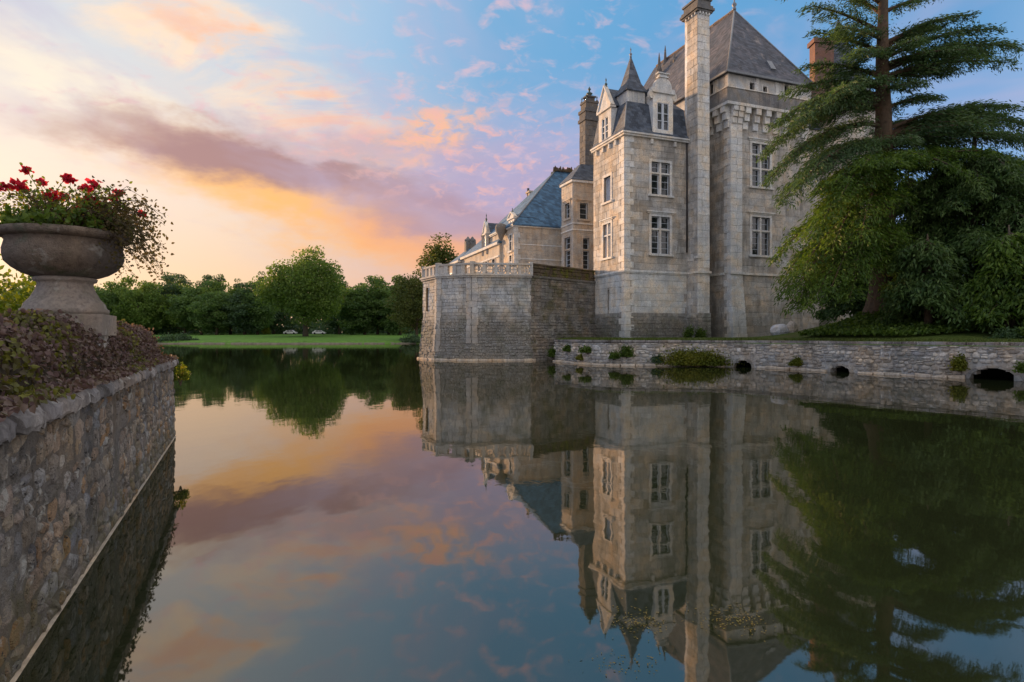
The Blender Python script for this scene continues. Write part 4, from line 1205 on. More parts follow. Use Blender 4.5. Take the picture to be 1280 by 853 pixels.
# far lawn: one sheet from the far shore to the horizon
def lawn_z(x, y):
    d = y - shore_y(x)
    z = -0.35 + 1.0 * min(max(d / 2.2, 0), 1) + 1.25 * min(max((d - 2) / 45, 0), 1) + 1.0 * min(max((d - 47) / 60, 0), 1)
    return z + 0.10 * math.sin(x * .07) * math.sin(y * .05) * (1 if d > 6 else 0)
def shore_y(x): return 133 + 2.5 * math.sin(x * .045 + 1) + 1.0 * math.sin(x * .17)
xs = list(np.linspace(-420, 420, 141)); offs = [-6, 0, .8, 1.6, 2.3, 3.2, 5, 9, 16, 26, 40, 60, 90, 140, 260, 520, 1100]
v = [(x, shore_y(x) + o, lawn_z(x, shore_y(x) + o)) for o in offs for x in xs]
q = [(j * 141 + i, j * 141 + i + 1, (j + 1) * 141 + i + 1, (j + 1) * 141 + i) for j in range(len(offs) - 1) for i in range(140)]
ln = np_mesh('lawn', np.array(v), np.array(q), M['lawn'], kind='structure', smooth=True)
# muddy strip along the waterline
xs2 = list(np.arange(-130, 0, .7)); v = []
for o_ in (.45, .85, 1.25):
    for x in xs2: v.append((x, shore_y(x) + o_ + random.uniform(-.12, .12), lawn_z(x, shore_y(x) + o_) + .05 + random.uniform(-.03, .04)))
n_ = len(xs2); q = [(j * n_ + i, j * n_ + i + 1, (j + 1) * n_ + i + 1, (j + 1) * n_ + i) for j in range(2) for i in range(n_ - 1)]
np_mesh('shore', np.array(v), np.array(q), M['shore'], kind='structure')

# ================================================================== rubble helpers
def rub_ring(k=9, jit=.16):
    ph = random.uniform(0, 6.28)
    pts = []
    for i in range(k):
        a = ph + 2 * math.pi * i / k
        c, s = math.cos(a), math.sin(a)
        r = 1.0 / max(abs(c), abs(s)) ** .93
        r *= random.uniform(1 - jit, 1.05)
        pts.append((.5 * r * c, .5 * r * s))
    return pts
def rub_mesh(name, mat, bulge=.04, depth=.12, smooth=True):
    rg = rub_ring(random.choice((5, 6, 7, 8)), .26); n = len(rg)
    v = [(x, -depth, z) for x, z in rg] + [(x, -bulge * .9, z) for x, z in rg] + [(x * .86, -bulge * .25 + random.uniform(-.3, .3) * bulge, z * .84) for x, z in rg] + \
        [(x * .5, random.uniform(-.2, .3) * bulge, z * .48) for x, z in rg] + [(0, random.uniform(.0, .2) * bulge, 0)]
    f = []
    for L in range(3):
        for i in range(n):
            j = (i + 1) % n
            f.append((L * n + i, (L + 1) * n + i, (L + 1) * n + j, L * n + j))
    for i in range(n): f.append((3 * n + i, 4 * n, 3 * n + (i + 1) % n))
    me = bpy.data.meshes.new(name); me.from_pydata(v, [], f); me.materials.append(mat)
    me.polygons.foreach_set('use_smooth', [smooth] * len(me.polygons))
    return me
def rub_mb(mb, fr, a0, a1, z0, z1, proud, depth=.12, bulge=.04, rnd=.5):
    rg = rub_ring(8); n = len(rg); L, H = a1 - a0, z1 - z0; ca, cz = (a0 + a1) / 2, (z0 + z1) / 2
    b = len(mb.v)
    for sc, y in ((1, -depth), (1, -bulge), (.84, -bulge * .2), (.45, bulge * random.uniform(-.1, .3))):
        mb.v += [tuple(fr(ca + x * L * sc, proud + y, cz + z * H * sc)) for x, z in rg]
    inv = fr.ax.cross(fr.out).z < 0
    for l in range(3):
        for i in range(n):
            j = (i + 1) % n
            q = (b + l * n + i, b + (l + 1) * n + i, b + (l + 1) * n + j, b + l * n + j)
            mb.f.append(q[::-1] if inv else q); mb.r.append(max(.001, rnd))
    mb.f.append(tuple(b + 3 * n + i for i in range(n))); mb.r.append(max(.001, rnd))

def rubble_layout(a0, a1, z0, z1, hmin, hmax, lmin, lmax, holes=(), jz=.012):
    """uneven courses of irregular stones, some double height"""
    out = []; z = z0
    while z < z1 - .02:
        h = random.uniform(hmin, hmax)
        if z1 - (z + h) < hmin * .7: h = z1 - z
        a = a0 - random.uniform(0, lmin)
        while a < a1:
            L = random.uniform(lmin, lmax) * random.choice((.7, 1, 1, 1.3))
            zz0, zz1 = max(z0, z + random.uniform(-jz, jz)), min(z1 + .01, z + h + random.uniform(-jz, jz))
            if not any(a + L > q[0] and a < q[1] and zz1 > q[2] and zz0 < q[3] for q in holes):
                if random.random() < .22 and h > hmin * 1.1:
                    k = random.uniform(.4, .6); out.append((a, a + L, zz0, z + h * k)); out.append((a, a + L, z + h * k, zz1))
                else: out.append((a, a + L, zz0, zz1))
            a += L
        z += h
    return out

# ================================================================== bastion
EB = st_xy(-.02, T1 - .25)
bp_ = [P(529, 0, 46.3), P(547, 0, 43.9), P(590, 0, 42.8), P(664, 0, 43.3)]
BP = [(p.x, p.y) for p in bp_] + [EB]
ZBC = EYE + (420 - 344.5) / FPX * 42.8        # cornice
ZBP = EYE + (420 - 328.5) / FPX * 42.8        # top of the parapet
bas = empty('round_bastion', (BP[2][0], BP[2][1], 0), 0, 'grey stone bastion rising from the water with pierced balustrade and mossy parapet', 'bastion')
bo = Vector((BP[2][0], BP[2][1]))
BPL = [(p[0] - bo.x, p[1] - bo.y) for p in BP]
bat = lambda z: max(0.0, 3.0 - z) * .10
full = [(-5.6, 18.0)] + [(BPL[0][0] + .3, BPL[0][1] + 3.5)] + BPL + [(BPL[4][0] + .2, BPL[4][1] + 6), (6.0, 20.0)]
def offset_poly(poly, d):
    out = []; n = len(poly)
    for i in range(n):
        p0, p1, p2 = Vector(poly[i - 1]), Vector(poly[i]), Vector(poly[(i + 1) % n])
        e1 = (p1 - p0).normalized(); e2 = (p2 - p1).normalized()
        n1 = Vector((e1.y, -e1.x)); n2 = Vector((e2.y, -e2.x))
        m = (n1 + n2) / max(.3, 1 + n1.dot(n2))
        out.append(tuple(p1 + m * d))
    return out
mb = MB()
mb.loft([[(x, y, z) for x, y in offset_poly(full, bat(z) - .03)] for z in (-.6, 1.5, 3.0, ZBC + .1)])
mb.build('core', M['core'], bas)
fac = []
for i in range(4):
    a, b = Vector(BPL[i]), Vector(BPL[i + 1]); ax = (b - a).normalized(); out = Vector((ax.y, -ax.x))
    fac.append((Frame(a, ax, out, bat), (b - a).length))
fr_back = Frame(Vector(full[1]), (Vector(full[2]) - Vector(full[1])), Vector(((Vector(full[2]) - Vector(full[1])).y, -(Vector(full[2]) - Vector(full[1])).x)), bat)
LB = (Vector(full[2]) - Vector(full[1])).length
ma, md, mw = MB(), MB(), MB()
def facet_stone(fr, L, dark):
    for q in courses(-.04, L + .04, 2.9, ZBC - .1, .25, .52, (), .3):
        block_mb(md if dark else ma, fr, *q, random.uniform(.0, .035) + (.03 if dark else 0), rnd=random.random(), jit=.012 if not dark else .025)
    for q in courses(-.16, L + .16, -.3, 2.9, .22, .42, (), .35):
        block_mb(md if dark else ma, fr, *q, random.uniform(.0, .06) + (.03 if dark else 0), rnd=random.random(), jit=.03, bev=.03)
for i in range(3): facet_stone(fac[i][0], fac[i][1], False)
facet_stone(fr_back, LB, False)
facet_stone(fac[3][0], fac[3][1], True)
ma.build('masonry', M['bastion'], bas, kind='stuff'); md.build('dark_masonry', M['bastion_d'], bas, kind='stuff')
# pilasters at the corners
def pilaster(fr, a0, a1, z0, z1, pr):
    n = round((z1 - z0) / .42); hh = (z1 - z0) / n
    for k in range(n):
        w = random.uniform(-.07, .07)
        block_obj('quoin', bas, fr, a0 + (w if a0 > .2 else 0), a1 + w, z0 + k * hh, z0 + (k + 1) * hh, pr, M['bastion_w'], .2)
pilaster(fac[1][0], fac[1][1] - .38, fac[1][1] + .02, 1.2, ZBC - .1, .09); pilaster(fac[2][0], -.02, .42, 1.2, ZBC - .1, .09)
pilaster(fac[0][0], fac[0][1] - .35, fac[0][1] + .02, .6, ZBC - .1, .08); pilaster(fac[1][0], -.02, .3, .6, ZBC - .1, .08)
# tall slit in the end facet
w = MB().fbox(fac[0][0], .72, 1.0, .02, .07, 3.6, 5.35).build('arrow_slit', M['dark'], bas)
# cornice: two mouldings per facet
for i, (fr, L) in enumerate(fac[:3] + [(fr_back, LB)]):
    fr2 = Frame(fr.o, fr.ax, fr.out)
    mb = MB(); mb.fbox(fr2, -.05, L + .05, -.4, .16 + .002 * i, ZBC - .12 + .001 * i, ZBC + .0); mb.fbox(fr2, -.09, L + .09, -.4, .26 + .002 * i, ZBC + .001, ZBC + .13 + .001 * i)
    mb.build('cornice', M['bastion_w'], bas)
fr2 = Frame(fac[3][0].o, fac[3][0].ax, fac[3][0].out)
MB().fbox(fr2, .1, fac[3][1], -.4, .14, ZBC - .1, ZBC + .06).build('cornice', M['bastion_d'], bas)
# balustrade: posts, rails and rings
zb0, zb1 = ZBC + .135, ZBP
def post(fr, a, w=.26, h=0):
    mb = MB(); mb.fbox(fr, a - w / 2, a + w / 2, -.26, .06, zb0, zb1 + h); return mb.build('baluster_post', M['bastion_w'], bas)
ringme = None
for i, (fr, L) in enumerate(fac[:3] + [(fr_back, LB)]):
    f2 = Frame(fr.o, fr.ax, fr.out)
    MB().fbox(f2, -.05, L + .05, -.28, .09 + .002 * i, zb1 - .13 + .001 * i, zb1 + .001 * i).build('handrail', M['bastion_w'], bas)
    n = max(1, round(L / (.62 if i != 2 else .82)))
    for k in range(n + 1):
        post(f2, L * k / n, .24 if i == 2 else .30, .10 if k in (0, n) else 0)
    if i == 2:
        for k in range(n):
            c = L * (k + .5) / n; z = (zb0 + zb1 - .13) / 2; rr = (zb1 - .13 - zb0) / 2
            mb = MB(); seg = 12
            loops = []
            for s in range(seg + 1):
                an = 2 * math.pi * s / seg; ca, sa_ = math.cos(an), math.sin(an)
                loops.append([f2(c + ca * rr, -.02, z + sa_ * rr), f2(c + ca * rr, -.16, z + sa_ * rr), f2(c + ca * (rr - .09), -.16, z + sa_ * (rr - .09)), f2(c + ca * (rr - .09), -.02, z + sa_ * (rr - .09))])
            mb.loft(loops, False)
            mb.fbox(f2, c - .03, c + .03, -.14, -.04, z - rr + .05, z + rr - .05); mb.fbox(f2, c - rr + .05, c + rr - .05, -.139, -.041, z - .03, z + .03)
            mb.build('tracery_panel', M['bastion_w'], bas)
    else:
        for k in range(n):
            if k % 2 == 0:
                MB().fbox(f2, L * k / n + .15, L * (k + 1) / n - .15, -.2, .0, zb0, zb1 - .131).build('parapet_panel', M['bastion_w'], bas)
# solid mossy parapet of the dark return
mp = MB()
for q in courses(.05, fac[3][1], ZBC + .061, ZBP - .08, .22, .45): block_mb(mp, fr2, *q, random.uniform(.0, .05), depth=.35, rnd=random.random(), jit=.03, bev=.03)
mp.build('mossy_parapet', M['moss_cap'], bas, kind='stuff')
n = 9
for k in range(n):
    L = fac[3][1] / n; a = k * L
    MB().fbox(fr2, a + .01, a + L - .01, -.42, .09 + random.uniform(-.02, .03), ZBP - .079, ZBP + random.uniform(.0, .05)).build('parapet_coping', M['moss_cap'], bas)
# pale ledge stones at the waterline
led = MB()
for i, (fr, L) in enumerate(fac[:3]):
    for q in courses(-.3, L + .3, -.15, .13, .28, .7): block_mb(led, fr, *q, random.uniform(.10, .2), depth=.3, rnd=random.random(), jit=.02, bev=.03)
led.build('waterline_ledge', M['ledge'], bas, kind='stuff')

# ================================================================== quay wall along the terrace
qk = [(1.2, 44.0), (2.9, 41.3), (4.9, 36.6), (7.7, 35.4), (10.9, 35.0), (13.6, 33.0), (15.75, 29.2), (18.6, 24.8), (19.7, 23.2), (24.5, 16.5), (29.5, 9.0), (34.0, 1.0)]
def catmull(pts, step=.25):
    out = []
    P_ = [Vector(p) for p in pts]
    for i in range(1, len(P_) - 2):
        p0, p1, p2, p3 = P_[i - 1], P_[i], P_[i + 1], P_[i + 2]
        n = max(2, int((p2 - p1).length / step))
        for k in range(n):
            t = k / n
            out.append(.5 * ((2 * p1) + (p2 - p0) * t + (2 * p0 - 5 * p1 + 4 * p2 - p3) * t * t + (3 * p1 - p0 - 3 * p2 + p3) * t ** 3))
    out.append(P_[-2])
    return out
QC = catmull(qk)
qlen = [0]
for i in range(1, len(QC)): qlen.append(qlen[-1] + (QC[i] - QC[i - 1]).length)
QL = qlen[-1]; qarr = np.array(qlen)
def q_at(a):
    i = min(max(int(np.searchsorted(qarr, a)) - 1, 0), len(QC) - 2)
    f = (a - qlen[i]) / max(1e-6, qlen[i + 1] - qlen[i])
    p = QC[i].lerp(QC[i + 1], f)
    j0, j1 = max(i - 3, 0), min(i + 4, len(QC) - 1)
    ax = (QC[j1] - QC[j0]).normalized()
    return p, ax
def q_of_px(px):
    best = min(range(len(QC)), key=lambda i: abs(QC[i].x / QC[i].y * FPX + 640 - px) if QC[i].y > 3 else 1e9)
    return qlen[best]
class QFrame:
    """frame that follows the curve of the quay"""
    def __init__(s, a):
        p, ax = q_at(a); s.a0 = a
        s.f = Frame(p, ax, (ax.y, -ax.x)); s.ax, s.out = s.f.ax, s.f.out
    def __call__(s, a, b, z): return s.f(a - s.a0, b, z)
    def mat(s, a, b, z): return s.f.mat(a - s.a0, b, z)
ZQ = 1.50
quay = empty('quay_wall', (0, 0, 0), 0, 'low curving rubble quay wall with flat coping along the moat', 'wall')
cul = []
for px, w, zt in ((930, .50, .40), (1047, .50, .32), (1240, .78, .48)):
    a = q_of_px(px); cul.append((a - w, a + w, -.4, zt))
# backing in cells so that the drain mouths are real openings
bk = MB()
a = 0.0
while a < QL - .01:
    e = min(a + .25, QL); fr = QFrame((a + e) / 2)
    zlow = -.5
    for c in cul:
        m_ = (a + e) / 2
        if c[0] < m_ < c[1]:
            x = (m_ - (c[0] + c[1]) / 2) / ((c[1] - c[0]) / 2); zlow = c[3] * math.sqrt(max(0.02, 1 - x * x))
    bk.fbox(fr.f, a - fr.a0 - .01, e - fr.a0 + .01, -.5, -.02, zlow, ZQ - .17)
    a = e
bk.build('core', M['core'], quay)
for c in cul:
    fr = QFrame((c[0] + c[1]) / 2); w = (c[1] - c[0]) / 2
    mb = MB(); mb.fbox(fr.f, -w - .1, w + .1, -2.2, -2.1, -.5, .8); mb.fbox(fr.f, -w - .15, -w - .05, -2.1, -.5, -.5, .8); mb.fbox(fr.f, w + .05, w + .15, -2.1, -.5, -.5, .8); mb.fbox(fr.f, -w - .1, w + .1, -2.1, -.5, .75, .8)
    mb.build('drain_tunnel', M['dark'], quay)
    for k in range(7):                       # voussoirs
        an = math.pi * (k + .5) / 7
        mb = MB(); r0_, r1_ = 1.0, 1.0 + .16 / w
        d_ = math.pi / 14 * .92
        pts = [((w * q) * math.cos(an + s_ * d_), max(-.2, (c[3] * q) * math.sin(an + s_ * d_))) for q, s_ in ((r0_, -1), (r1_, -1), (r1_, 1), (r0_, 1))]
        mb.extr(fr.f, pts, -.3, random.uniform(.0, .05)); mb.build('voussoir', M['quay'], quay)
st = rubble_layout(0.0, QL, .12, ZQ - .17, .12, .25, .18, .46, [(c[0] - .12, c[1] + .12, -1, c[3] + .13) for c in cul], .05)
a_near = q_of_px(1010)
meshes = [rub_mesh('wall_stone', M['quay'], .05, .15) for _ in range(10)]
vis = [q for q in st if a_near < q[0] and q[1] < q_of_px(1279) + 1.0]
vis.sort(key=lambda q: -(q[1] - q[0]) * (q[3] - q[2]) * (q[0] / QL) ** 1.5)
vset = set(vis[:280])
rm = MB()
for q in st:
    fr = QFrame((q[0] + q[1]) / 2); pr = random.uniform(.0, .05)
    if q in vset:
        o = link('wall_stone', random.choice(meshes), quay)
        o.matrix_local = fr.f.mat(0, pr, (q[2] + q[3]) / 2) @ Matrix.Diagonal(((q[1] - q[0]) * 1.02, 1, (q[3] - q[2]) * 1.03, 1))
    else:
        rub_mb(rm, fr, *q, pr, .15, .05, random.random())
rm.build('rubble_masonry', M['quay'], quay, True, kind='stuff')
a = 0.0
while a < QL - .2:
    L = random.uniform(.5, .85); fr = QFrame(a + L / 2)
    o = block_obj('coping_stone', quay, fr.f, -L / 2, L / 2, ZQ - .155, ZQ + random.uniform(-.012, .012), random.uniform(.04, .10), M['coping'], .55, .02)
    # lid so that the top reads solid
    a += L
tp = MB()
for i in range(len(QC) - 1):
    f0, f1 = QFrame(qlen[i]), QFrame(qlen[i + 1])
    tp.poly([f0(qlen[i], -.9, ZQ - .03), f1(qlen[i + 1], -.9, ZQ - .03), f1(qlen[i + 1], .0, ZQ - .014), f0(qlen[i], .0, ZQ - .014)])
tp.build('coping_bed', M['coping'], quay)
led = MB(); a = 0.0
while a < QL:
    L = random.uniform(.45, .9); fr = QFrame(a + L / 2)
    if not any(a + L > c[0] and a < c[1] for c in cul):
        block_mb(led, fr, a, a + L, -.2, .10 + random.uniform(-.03, .03), random.uniform(.12, .24), depth=.3, rnd=random.random(), jit=.03, bev=.04)
    a += L
led.build('waterline_ledge', M['ledge'], quay, kind='stuff')

# terrace behind the quay: one sheet rising into the bank under the cedar
def terr_z(x, y, f):
    z = ZQ - .02 + .15 * min(1, f * 4)
    p = Vector((x, y)); c1 = Vector((22.3, 35.0)); 
    d = (p - c1); r2 = (d.x / 5.2) ** 2 + (d.y / 5.6) ** 2
    z += 1.45 * math.exp(-r2 * 1.2)
    c2 = Vector((27.0, 31.5)); d = p - c2; r2 = (d.x / 6.5) ** 2 + (d.y / 6.5) ** 2
    z += .9 * math.exp(-r2 * 1.3)
    return z
NQ = 110; rows = [0, .02, .04, .07, .1, .14, .18, .23, .28, .34, .4, .48, .56, .66, .8, 1.0]
v = []
for f in rows:
    for i in range(NQ + 1):
        a = QL * i / NQ; fr = QFrame(a); p = fr(a, -.42, 0)
        bx_, by_ = 2.0 + 62 * i / NQ, 72 - 60 * max(0, i / NQ - .45)
        x, y = p.x * (1 - f) + bx_ * f, p.y * (1 - f) + by_ * f
        v.append((x, y, ZQ - .012 if f == 0 else terr_z(x, y, f)))
q = [(j * (NQ + 1) + i, j * (NQ + 1) + i + 1, (j + 1) * (NQ + 1) + i + 1, (j + 1) * (NQ + 1) + i) for j in range(len(rows) - 1) for i in range(NQ)]
np_mesh('terrace', np.array(v), np.array(q), M['terrace'], kind='structure', smooth=True)
# boulders lying at the keep's foot
def boulder(name, c, sx, sy, sz, seed, label, mat):
    random.seed(seed); k = 12; loops = []
    for j in range(8):
        ph = math.pi * (j + .6) / 8.6 - math.pi / 2
        loops.append([(sx * math.cos(ph) * math.cos(2 * math.pi * i / k) * random.uniform(.86, 1.05), sy * math.cos(ph) * math.sin(2 * math.pi * i / k) * random.uniform(.86, 1.05), sz * (math.sin(ph) + .55) * random.uniform(.94, 1.04)) for i in range(k)])
    o = MB().loft(loops).build(name, mat, None); o.location = c; o.rotation_euler = (0, 0, random.uniform(0, 3))
    return tag(o, label, 'boulder')
b1 = P(975, 421, 37.5); boulder('boulder', (b1.x, b1.y, terr_z(b1.x, b1.y, .3) - .05), .62, .40, .42, 3, 'large pale blue-grey boulder at the foot of the keep', M['boulder'])
b2 = P(990, 421, 37.2); boulder('boulder', (b2.x, b2.y, terr_z(b2.x, b2.y, .3) - .05), .36, .34, .46, 5, 'smaller beige boulder leaning on the pale boulder at the keep', M['lime_far'])
random.seed(11)

# ================================================================== garden wall on the left with coping
def wl_x(d): return -2.55 + (d - 3.06) * (-3.35 / 7.54)
W0 = Vector((wl_x(-.6), -.6)); W1 = Vector((wl_x(10.65), 10.65))
wax = (W1 - W0).normalized(); wout = Vector((wax.y, -wax.x))
WLn = (W1 - W0).length
wbat = lambda z: max(0.0, 1.25 - z) * .02
WF = Frame(W0, wax, wout, wbat)
ZWT = 1.36; ZWB = 1.235
gw = empty('garden_wall', (0, 0, 0), 0, 'rough rubble garden wall with heavy coping standing in the water under the urn', 'wall')
mb = MB(); mb.fbox(WF, 0, WLn, -.7, -.009, -.6, ZWB)
mb.build('core', M['rubble_mortar'], gw)
aD = lambda d: (d + .6) / wax.y
ag = None
for d in np.arange(2, 10.6, .01):
    if abs(640 + FPX * wl_x(d) / d - 145) < .6: ag = aD(d); break
groove = (ag - .045, ag + .045, .42, ZWB)
st = rubble_layout(aD(1.6), WLn, .0, ZWB, .06, .17, .09, .30, [groove], .025)
st += rubble_layout(aD(1.6), WLn, -.25, .0, .12, .14, .2, .3)
gm_ = [rub_mesh('wall_stone', M['rubble'], .024, .1, False) for _ in range(16)]
def near(q): return -((q[1] - q[0]) * (q[3] - q[2])) / max(1.0, ((q[0] + q[1]) / 2 * wax.y - .6)) ** 2
big = [q for q in st if q[2] > -.02 and (q[0] + q[1]) / 2 * wax.y - .6 > 2.3]; big.sort(key=near)
bs = set(big[:295]); rm = MB()
for q in st:
    if q[0] > WLn - .06: continue
    if q[1] > WLn: q = (q[0], WLn, q[2], q[3])
    pr = random.uniform(-.004, .012)
    if q in bs:
        o = link('wall_stone', random.choice(gm_), gw)
        o.matrix_local = WF.mat((q[0] + q[1]) / 2, pr, (q[2] + q[3]) / 2) @ Matrix.Diagonal(((q[1] - q[0]) * 1.07, 1, (q[3] - q[2]) * 1.07, 1)) @ Matrix.Rotation(random.uniform(-.2, .2), 4, 'Y')
    else: rub_mb(rm, WF, *q, pr, .1, .028, random.random())
rm.build('rubble_masonry', M['rubble'], gw, True, kind='stuff')
MB().fbox(WF, aD(1.6), WLn, -.1, .016, -.08, .003).build('tide_line', M['ledge'], gw)
# coping stones, worn and uneven
def coping_mesh(L, H, D, seed):
    rs = random.Random(seed); nx = 6; prof = [(-D, 0), (-.01, 0), (.0, H * .22), (-.006, H * .62), (-.045, H * .93), (-.11, H * 1.03), (-D * .6, H * 1.06), (-D, H * 1.02)]
    loops = []
    for i in range(nx + 1):
        x = -L / 2 + L * i / nx; e = .012 if i in (0, nx) else 0
        loops.append([(x + rs.uniform(-.006, .006), y - e + rs.uniform(-.012, .008), z + rs.uniform(-.012, .012) - e * (1 if z > H * .5 else -1)) for y, z in prof])
    mb = MB().loft(loops)
    me = bpy.data.meshes.new('coping_stone'); me.from_pydata(mb.v, [], mb.f); me.materials.append(M['coping'])
    return me
cms = [coping_mesh(.42, ZWT - ZWB, .62, s) for s in range(7)]
a = aD(.2)
while a < WLn + .02:
    L = random.uniform(.26, .50)
    if a + L > WLn: L = max(.2, WLn + .06 - a)
    o = link('coping_stone', random.choice(cms), gw)
    o.matrix_local = WF.mat(a + L / 2, .075 + random.uniform(-.015, .02), ZWB + .004 + random.uniform(0, .01)) @ Matrix.Rotation(random.uniform(-.03, .03), 4, 'Z') @ Matrix.Diagonal(((L - .012) / .42, 1, random.uniform(.92, 1.1), 1))
    a += L
# end return of the wall
WE = Frame(W1, -wout, wax); mb = MB(); mb.fbox(WE, .72, 26, -.7, 0, -.6, ZWB); rm = MB()
mb.build('return_core', M['rubble_mortar'], gw)
for q in rubble_layout(.32, 6, .0, ZWB, .1, .17, .16, .32): rub_mb(rm, WE, *q, .01, .1, .03, random.random())
rm.build('return_masonry', M['rubble'], gw, True, kind='stuff')
# garden ground behind the wall
q0 = WF(0, -.6, 0); q1 = WF(WLn, -.6, 0); q2 = WE(26, -.6, 0)
MB().prism([(q0.x, q0.y), (q1.x - .2, q1.y - .5), (q2.x, q2.y), (-32, -8), (-3, -8)][::-1], -.5, 1.30).build('garden_ground', M['soil'], None, kind='structure')

# ================================================================== urn
UC = WF(aD(6.3), -.55, 0); rzU = math.atan2(wax.y, wax.x)
urn = empty('stone_urn', (UC.x, UC.y, 1.70), rzU, 'large weathered stone urn full of red flowers on the garden wall', 'urn')
hs = .43
mb = MB(); mb.box(-hs, hs, -hs, hs, .03, .25); mb.build('plinth', M['urn_foot'], urn)
mb = MB(); mb.box(-hs + .06, hs - .04, -hs + .05, hs - .05, -.42, .029); mb.build('pier', M['rubble_mortar'], urn)
bpy.ops.object.select_all(action='DESELECT')
foot = [(.42, .252), (.425, .30), (.40, .315), (.385, .36), (.33, .42), (.285, .50), (.265, .56), (.27, .585), (.30, .595), (.31, .625), (.285, .64)]
MB().lathe(foot, 40).build('foot', M['urn_foot'], urn, True)
urn.scale = (.87, .87, .95); urn.location.z = 1.725
rs = random.Random(4)
nz = [[rs.uniform(-.012, .012) for _ in range(48)] for _ in range(40)]
bowl = [(.26, .635), (.33, .645), (.42, .68), (.50, .73), (.555, .79), (.575, .85), (.572, .91), (.555, .96), (.55, 1.0), (.565, 1.02)]
def wobf(q_, z): return nz[int(abs(z) * 31) % 40][q_]
MB().lathe(bowl, 48, (0, 0), wobf).build('bowl', M['urn'], urn, True)
rim = [(.56, 1.02), (.615, 1.035), (.64, 1.06), (.645, 1.085), (.63, 1.105), (.60, 1.115), (.57, 1.11), (.54, 1.06), (.30, 1.04)]
nz2 = [[rs.uniform(-.018, .012) for _ in range(48)] for _ in range(40)]
MB().lathe(rim, 48, (0, 0), lambda q_, z: nz2[int(abs(z) * 37) % 40][q_]).build('rim', M['urn'], urn, True)

# ================================================================== foliage helpers
def unit(a): return a / np.maximum(1e-9, np.linalg.norm(a, axis=-1, keepdims=True))
def diamonds(pos, L, Wd, d=None, spread=1.0, flat=None):
    """one diamond leaf per point"""
    n = len(pos); rd = unit(rng.normal(size=(n, 3)))
    e1 = unit(d + rd * spread) if d is not None else rd
    r2 = rng.normal(size=(n, 3))
    if flat is not None: r2 = r2 * (1 - flat) + np.cross(e1, np.array([0, 0, 1.0])) * flat * np.sign(rng.normal(size=(n, 1)))
    e2 = unit(r2 - e1 * np.sum(r2 * e1, axis=1, keepdims=True))
    l = (L * rng.uniform(.6, 1.3, (n, 1))); w = (Wd * rng.uniform(.7, 1.25, (n, 1)))
    v = np.stack([pos - e1 * l * .5, pos + e2 * w * .5 - e1 * l * .08, pos + e1 * l * .5, pos - e2 * w * .5 - e1 * l * .08], axis=1).reshape(-1, 3)
    return v, np.arange(4 * n).reshape(-1, 4)
def folded(pos, L, Wd, d=None, spread=1.0, fold=.35):
    """pointed oval leaves of two quads folded along the midrib"""
    n = len(pos); rd = unit(rng.normal(size=(n, 3)))
    e1 = unit(d + rd * spread) if d is not None else rd
    r2 = rng.normal(size=(n, 3)); e2 = unit(r2 - e1 * np.sum(r2 * e1, axis=1, keepdims=True)); e3 = np.cross(e1, e2)
    l = L * rng.uniform(.55, 1.3, (n, 1)); w = Wd * rng.uniform(.7, 1.25, (n, 1))
    b = pos - e1 * l * .5; t = pos + e1 * l * .5 - e3 * l * .12
    side = lambda s, f, k: pos + e1 * l * f + s * e2 * w * k + e3 * w * k * fold
    V = np.stack([b, side(-1, -.22, .5), side(-1, .16, .42), t, side(1, .16, .42), side(1, -.22, .5)], axis=1)
    o = 6 * np.arange(n)[:, None]
    q = np.concatenate([o + np.array([[0, 3, 2, 1]]), o + np.array([[0, 5, 4, 3]])], axis=1).reshape(-1, 4)
    return V.reshape(-1, 3), q
def leaf_obj(name, pos, L, Wd, mat, parent=None, d=None, spread=1.0, rnd=None, kind='stuff', fold=False, flat=None):
    pos = np.asarray(pos, dtype=float)
    if rnd is None: rnd = rng.uniform(0, 1, len(pos))
    if fold:
        v, q = folded(pos, L, Wd, d, spread); rnd = np.repeat(rnd, 2)
    else: v, q = diamonds(pos, L, Wd, d, spread, flat)
    return np_mesh(name, v, q, mat, parent, np.clip(rnd, .001, .999), kind)

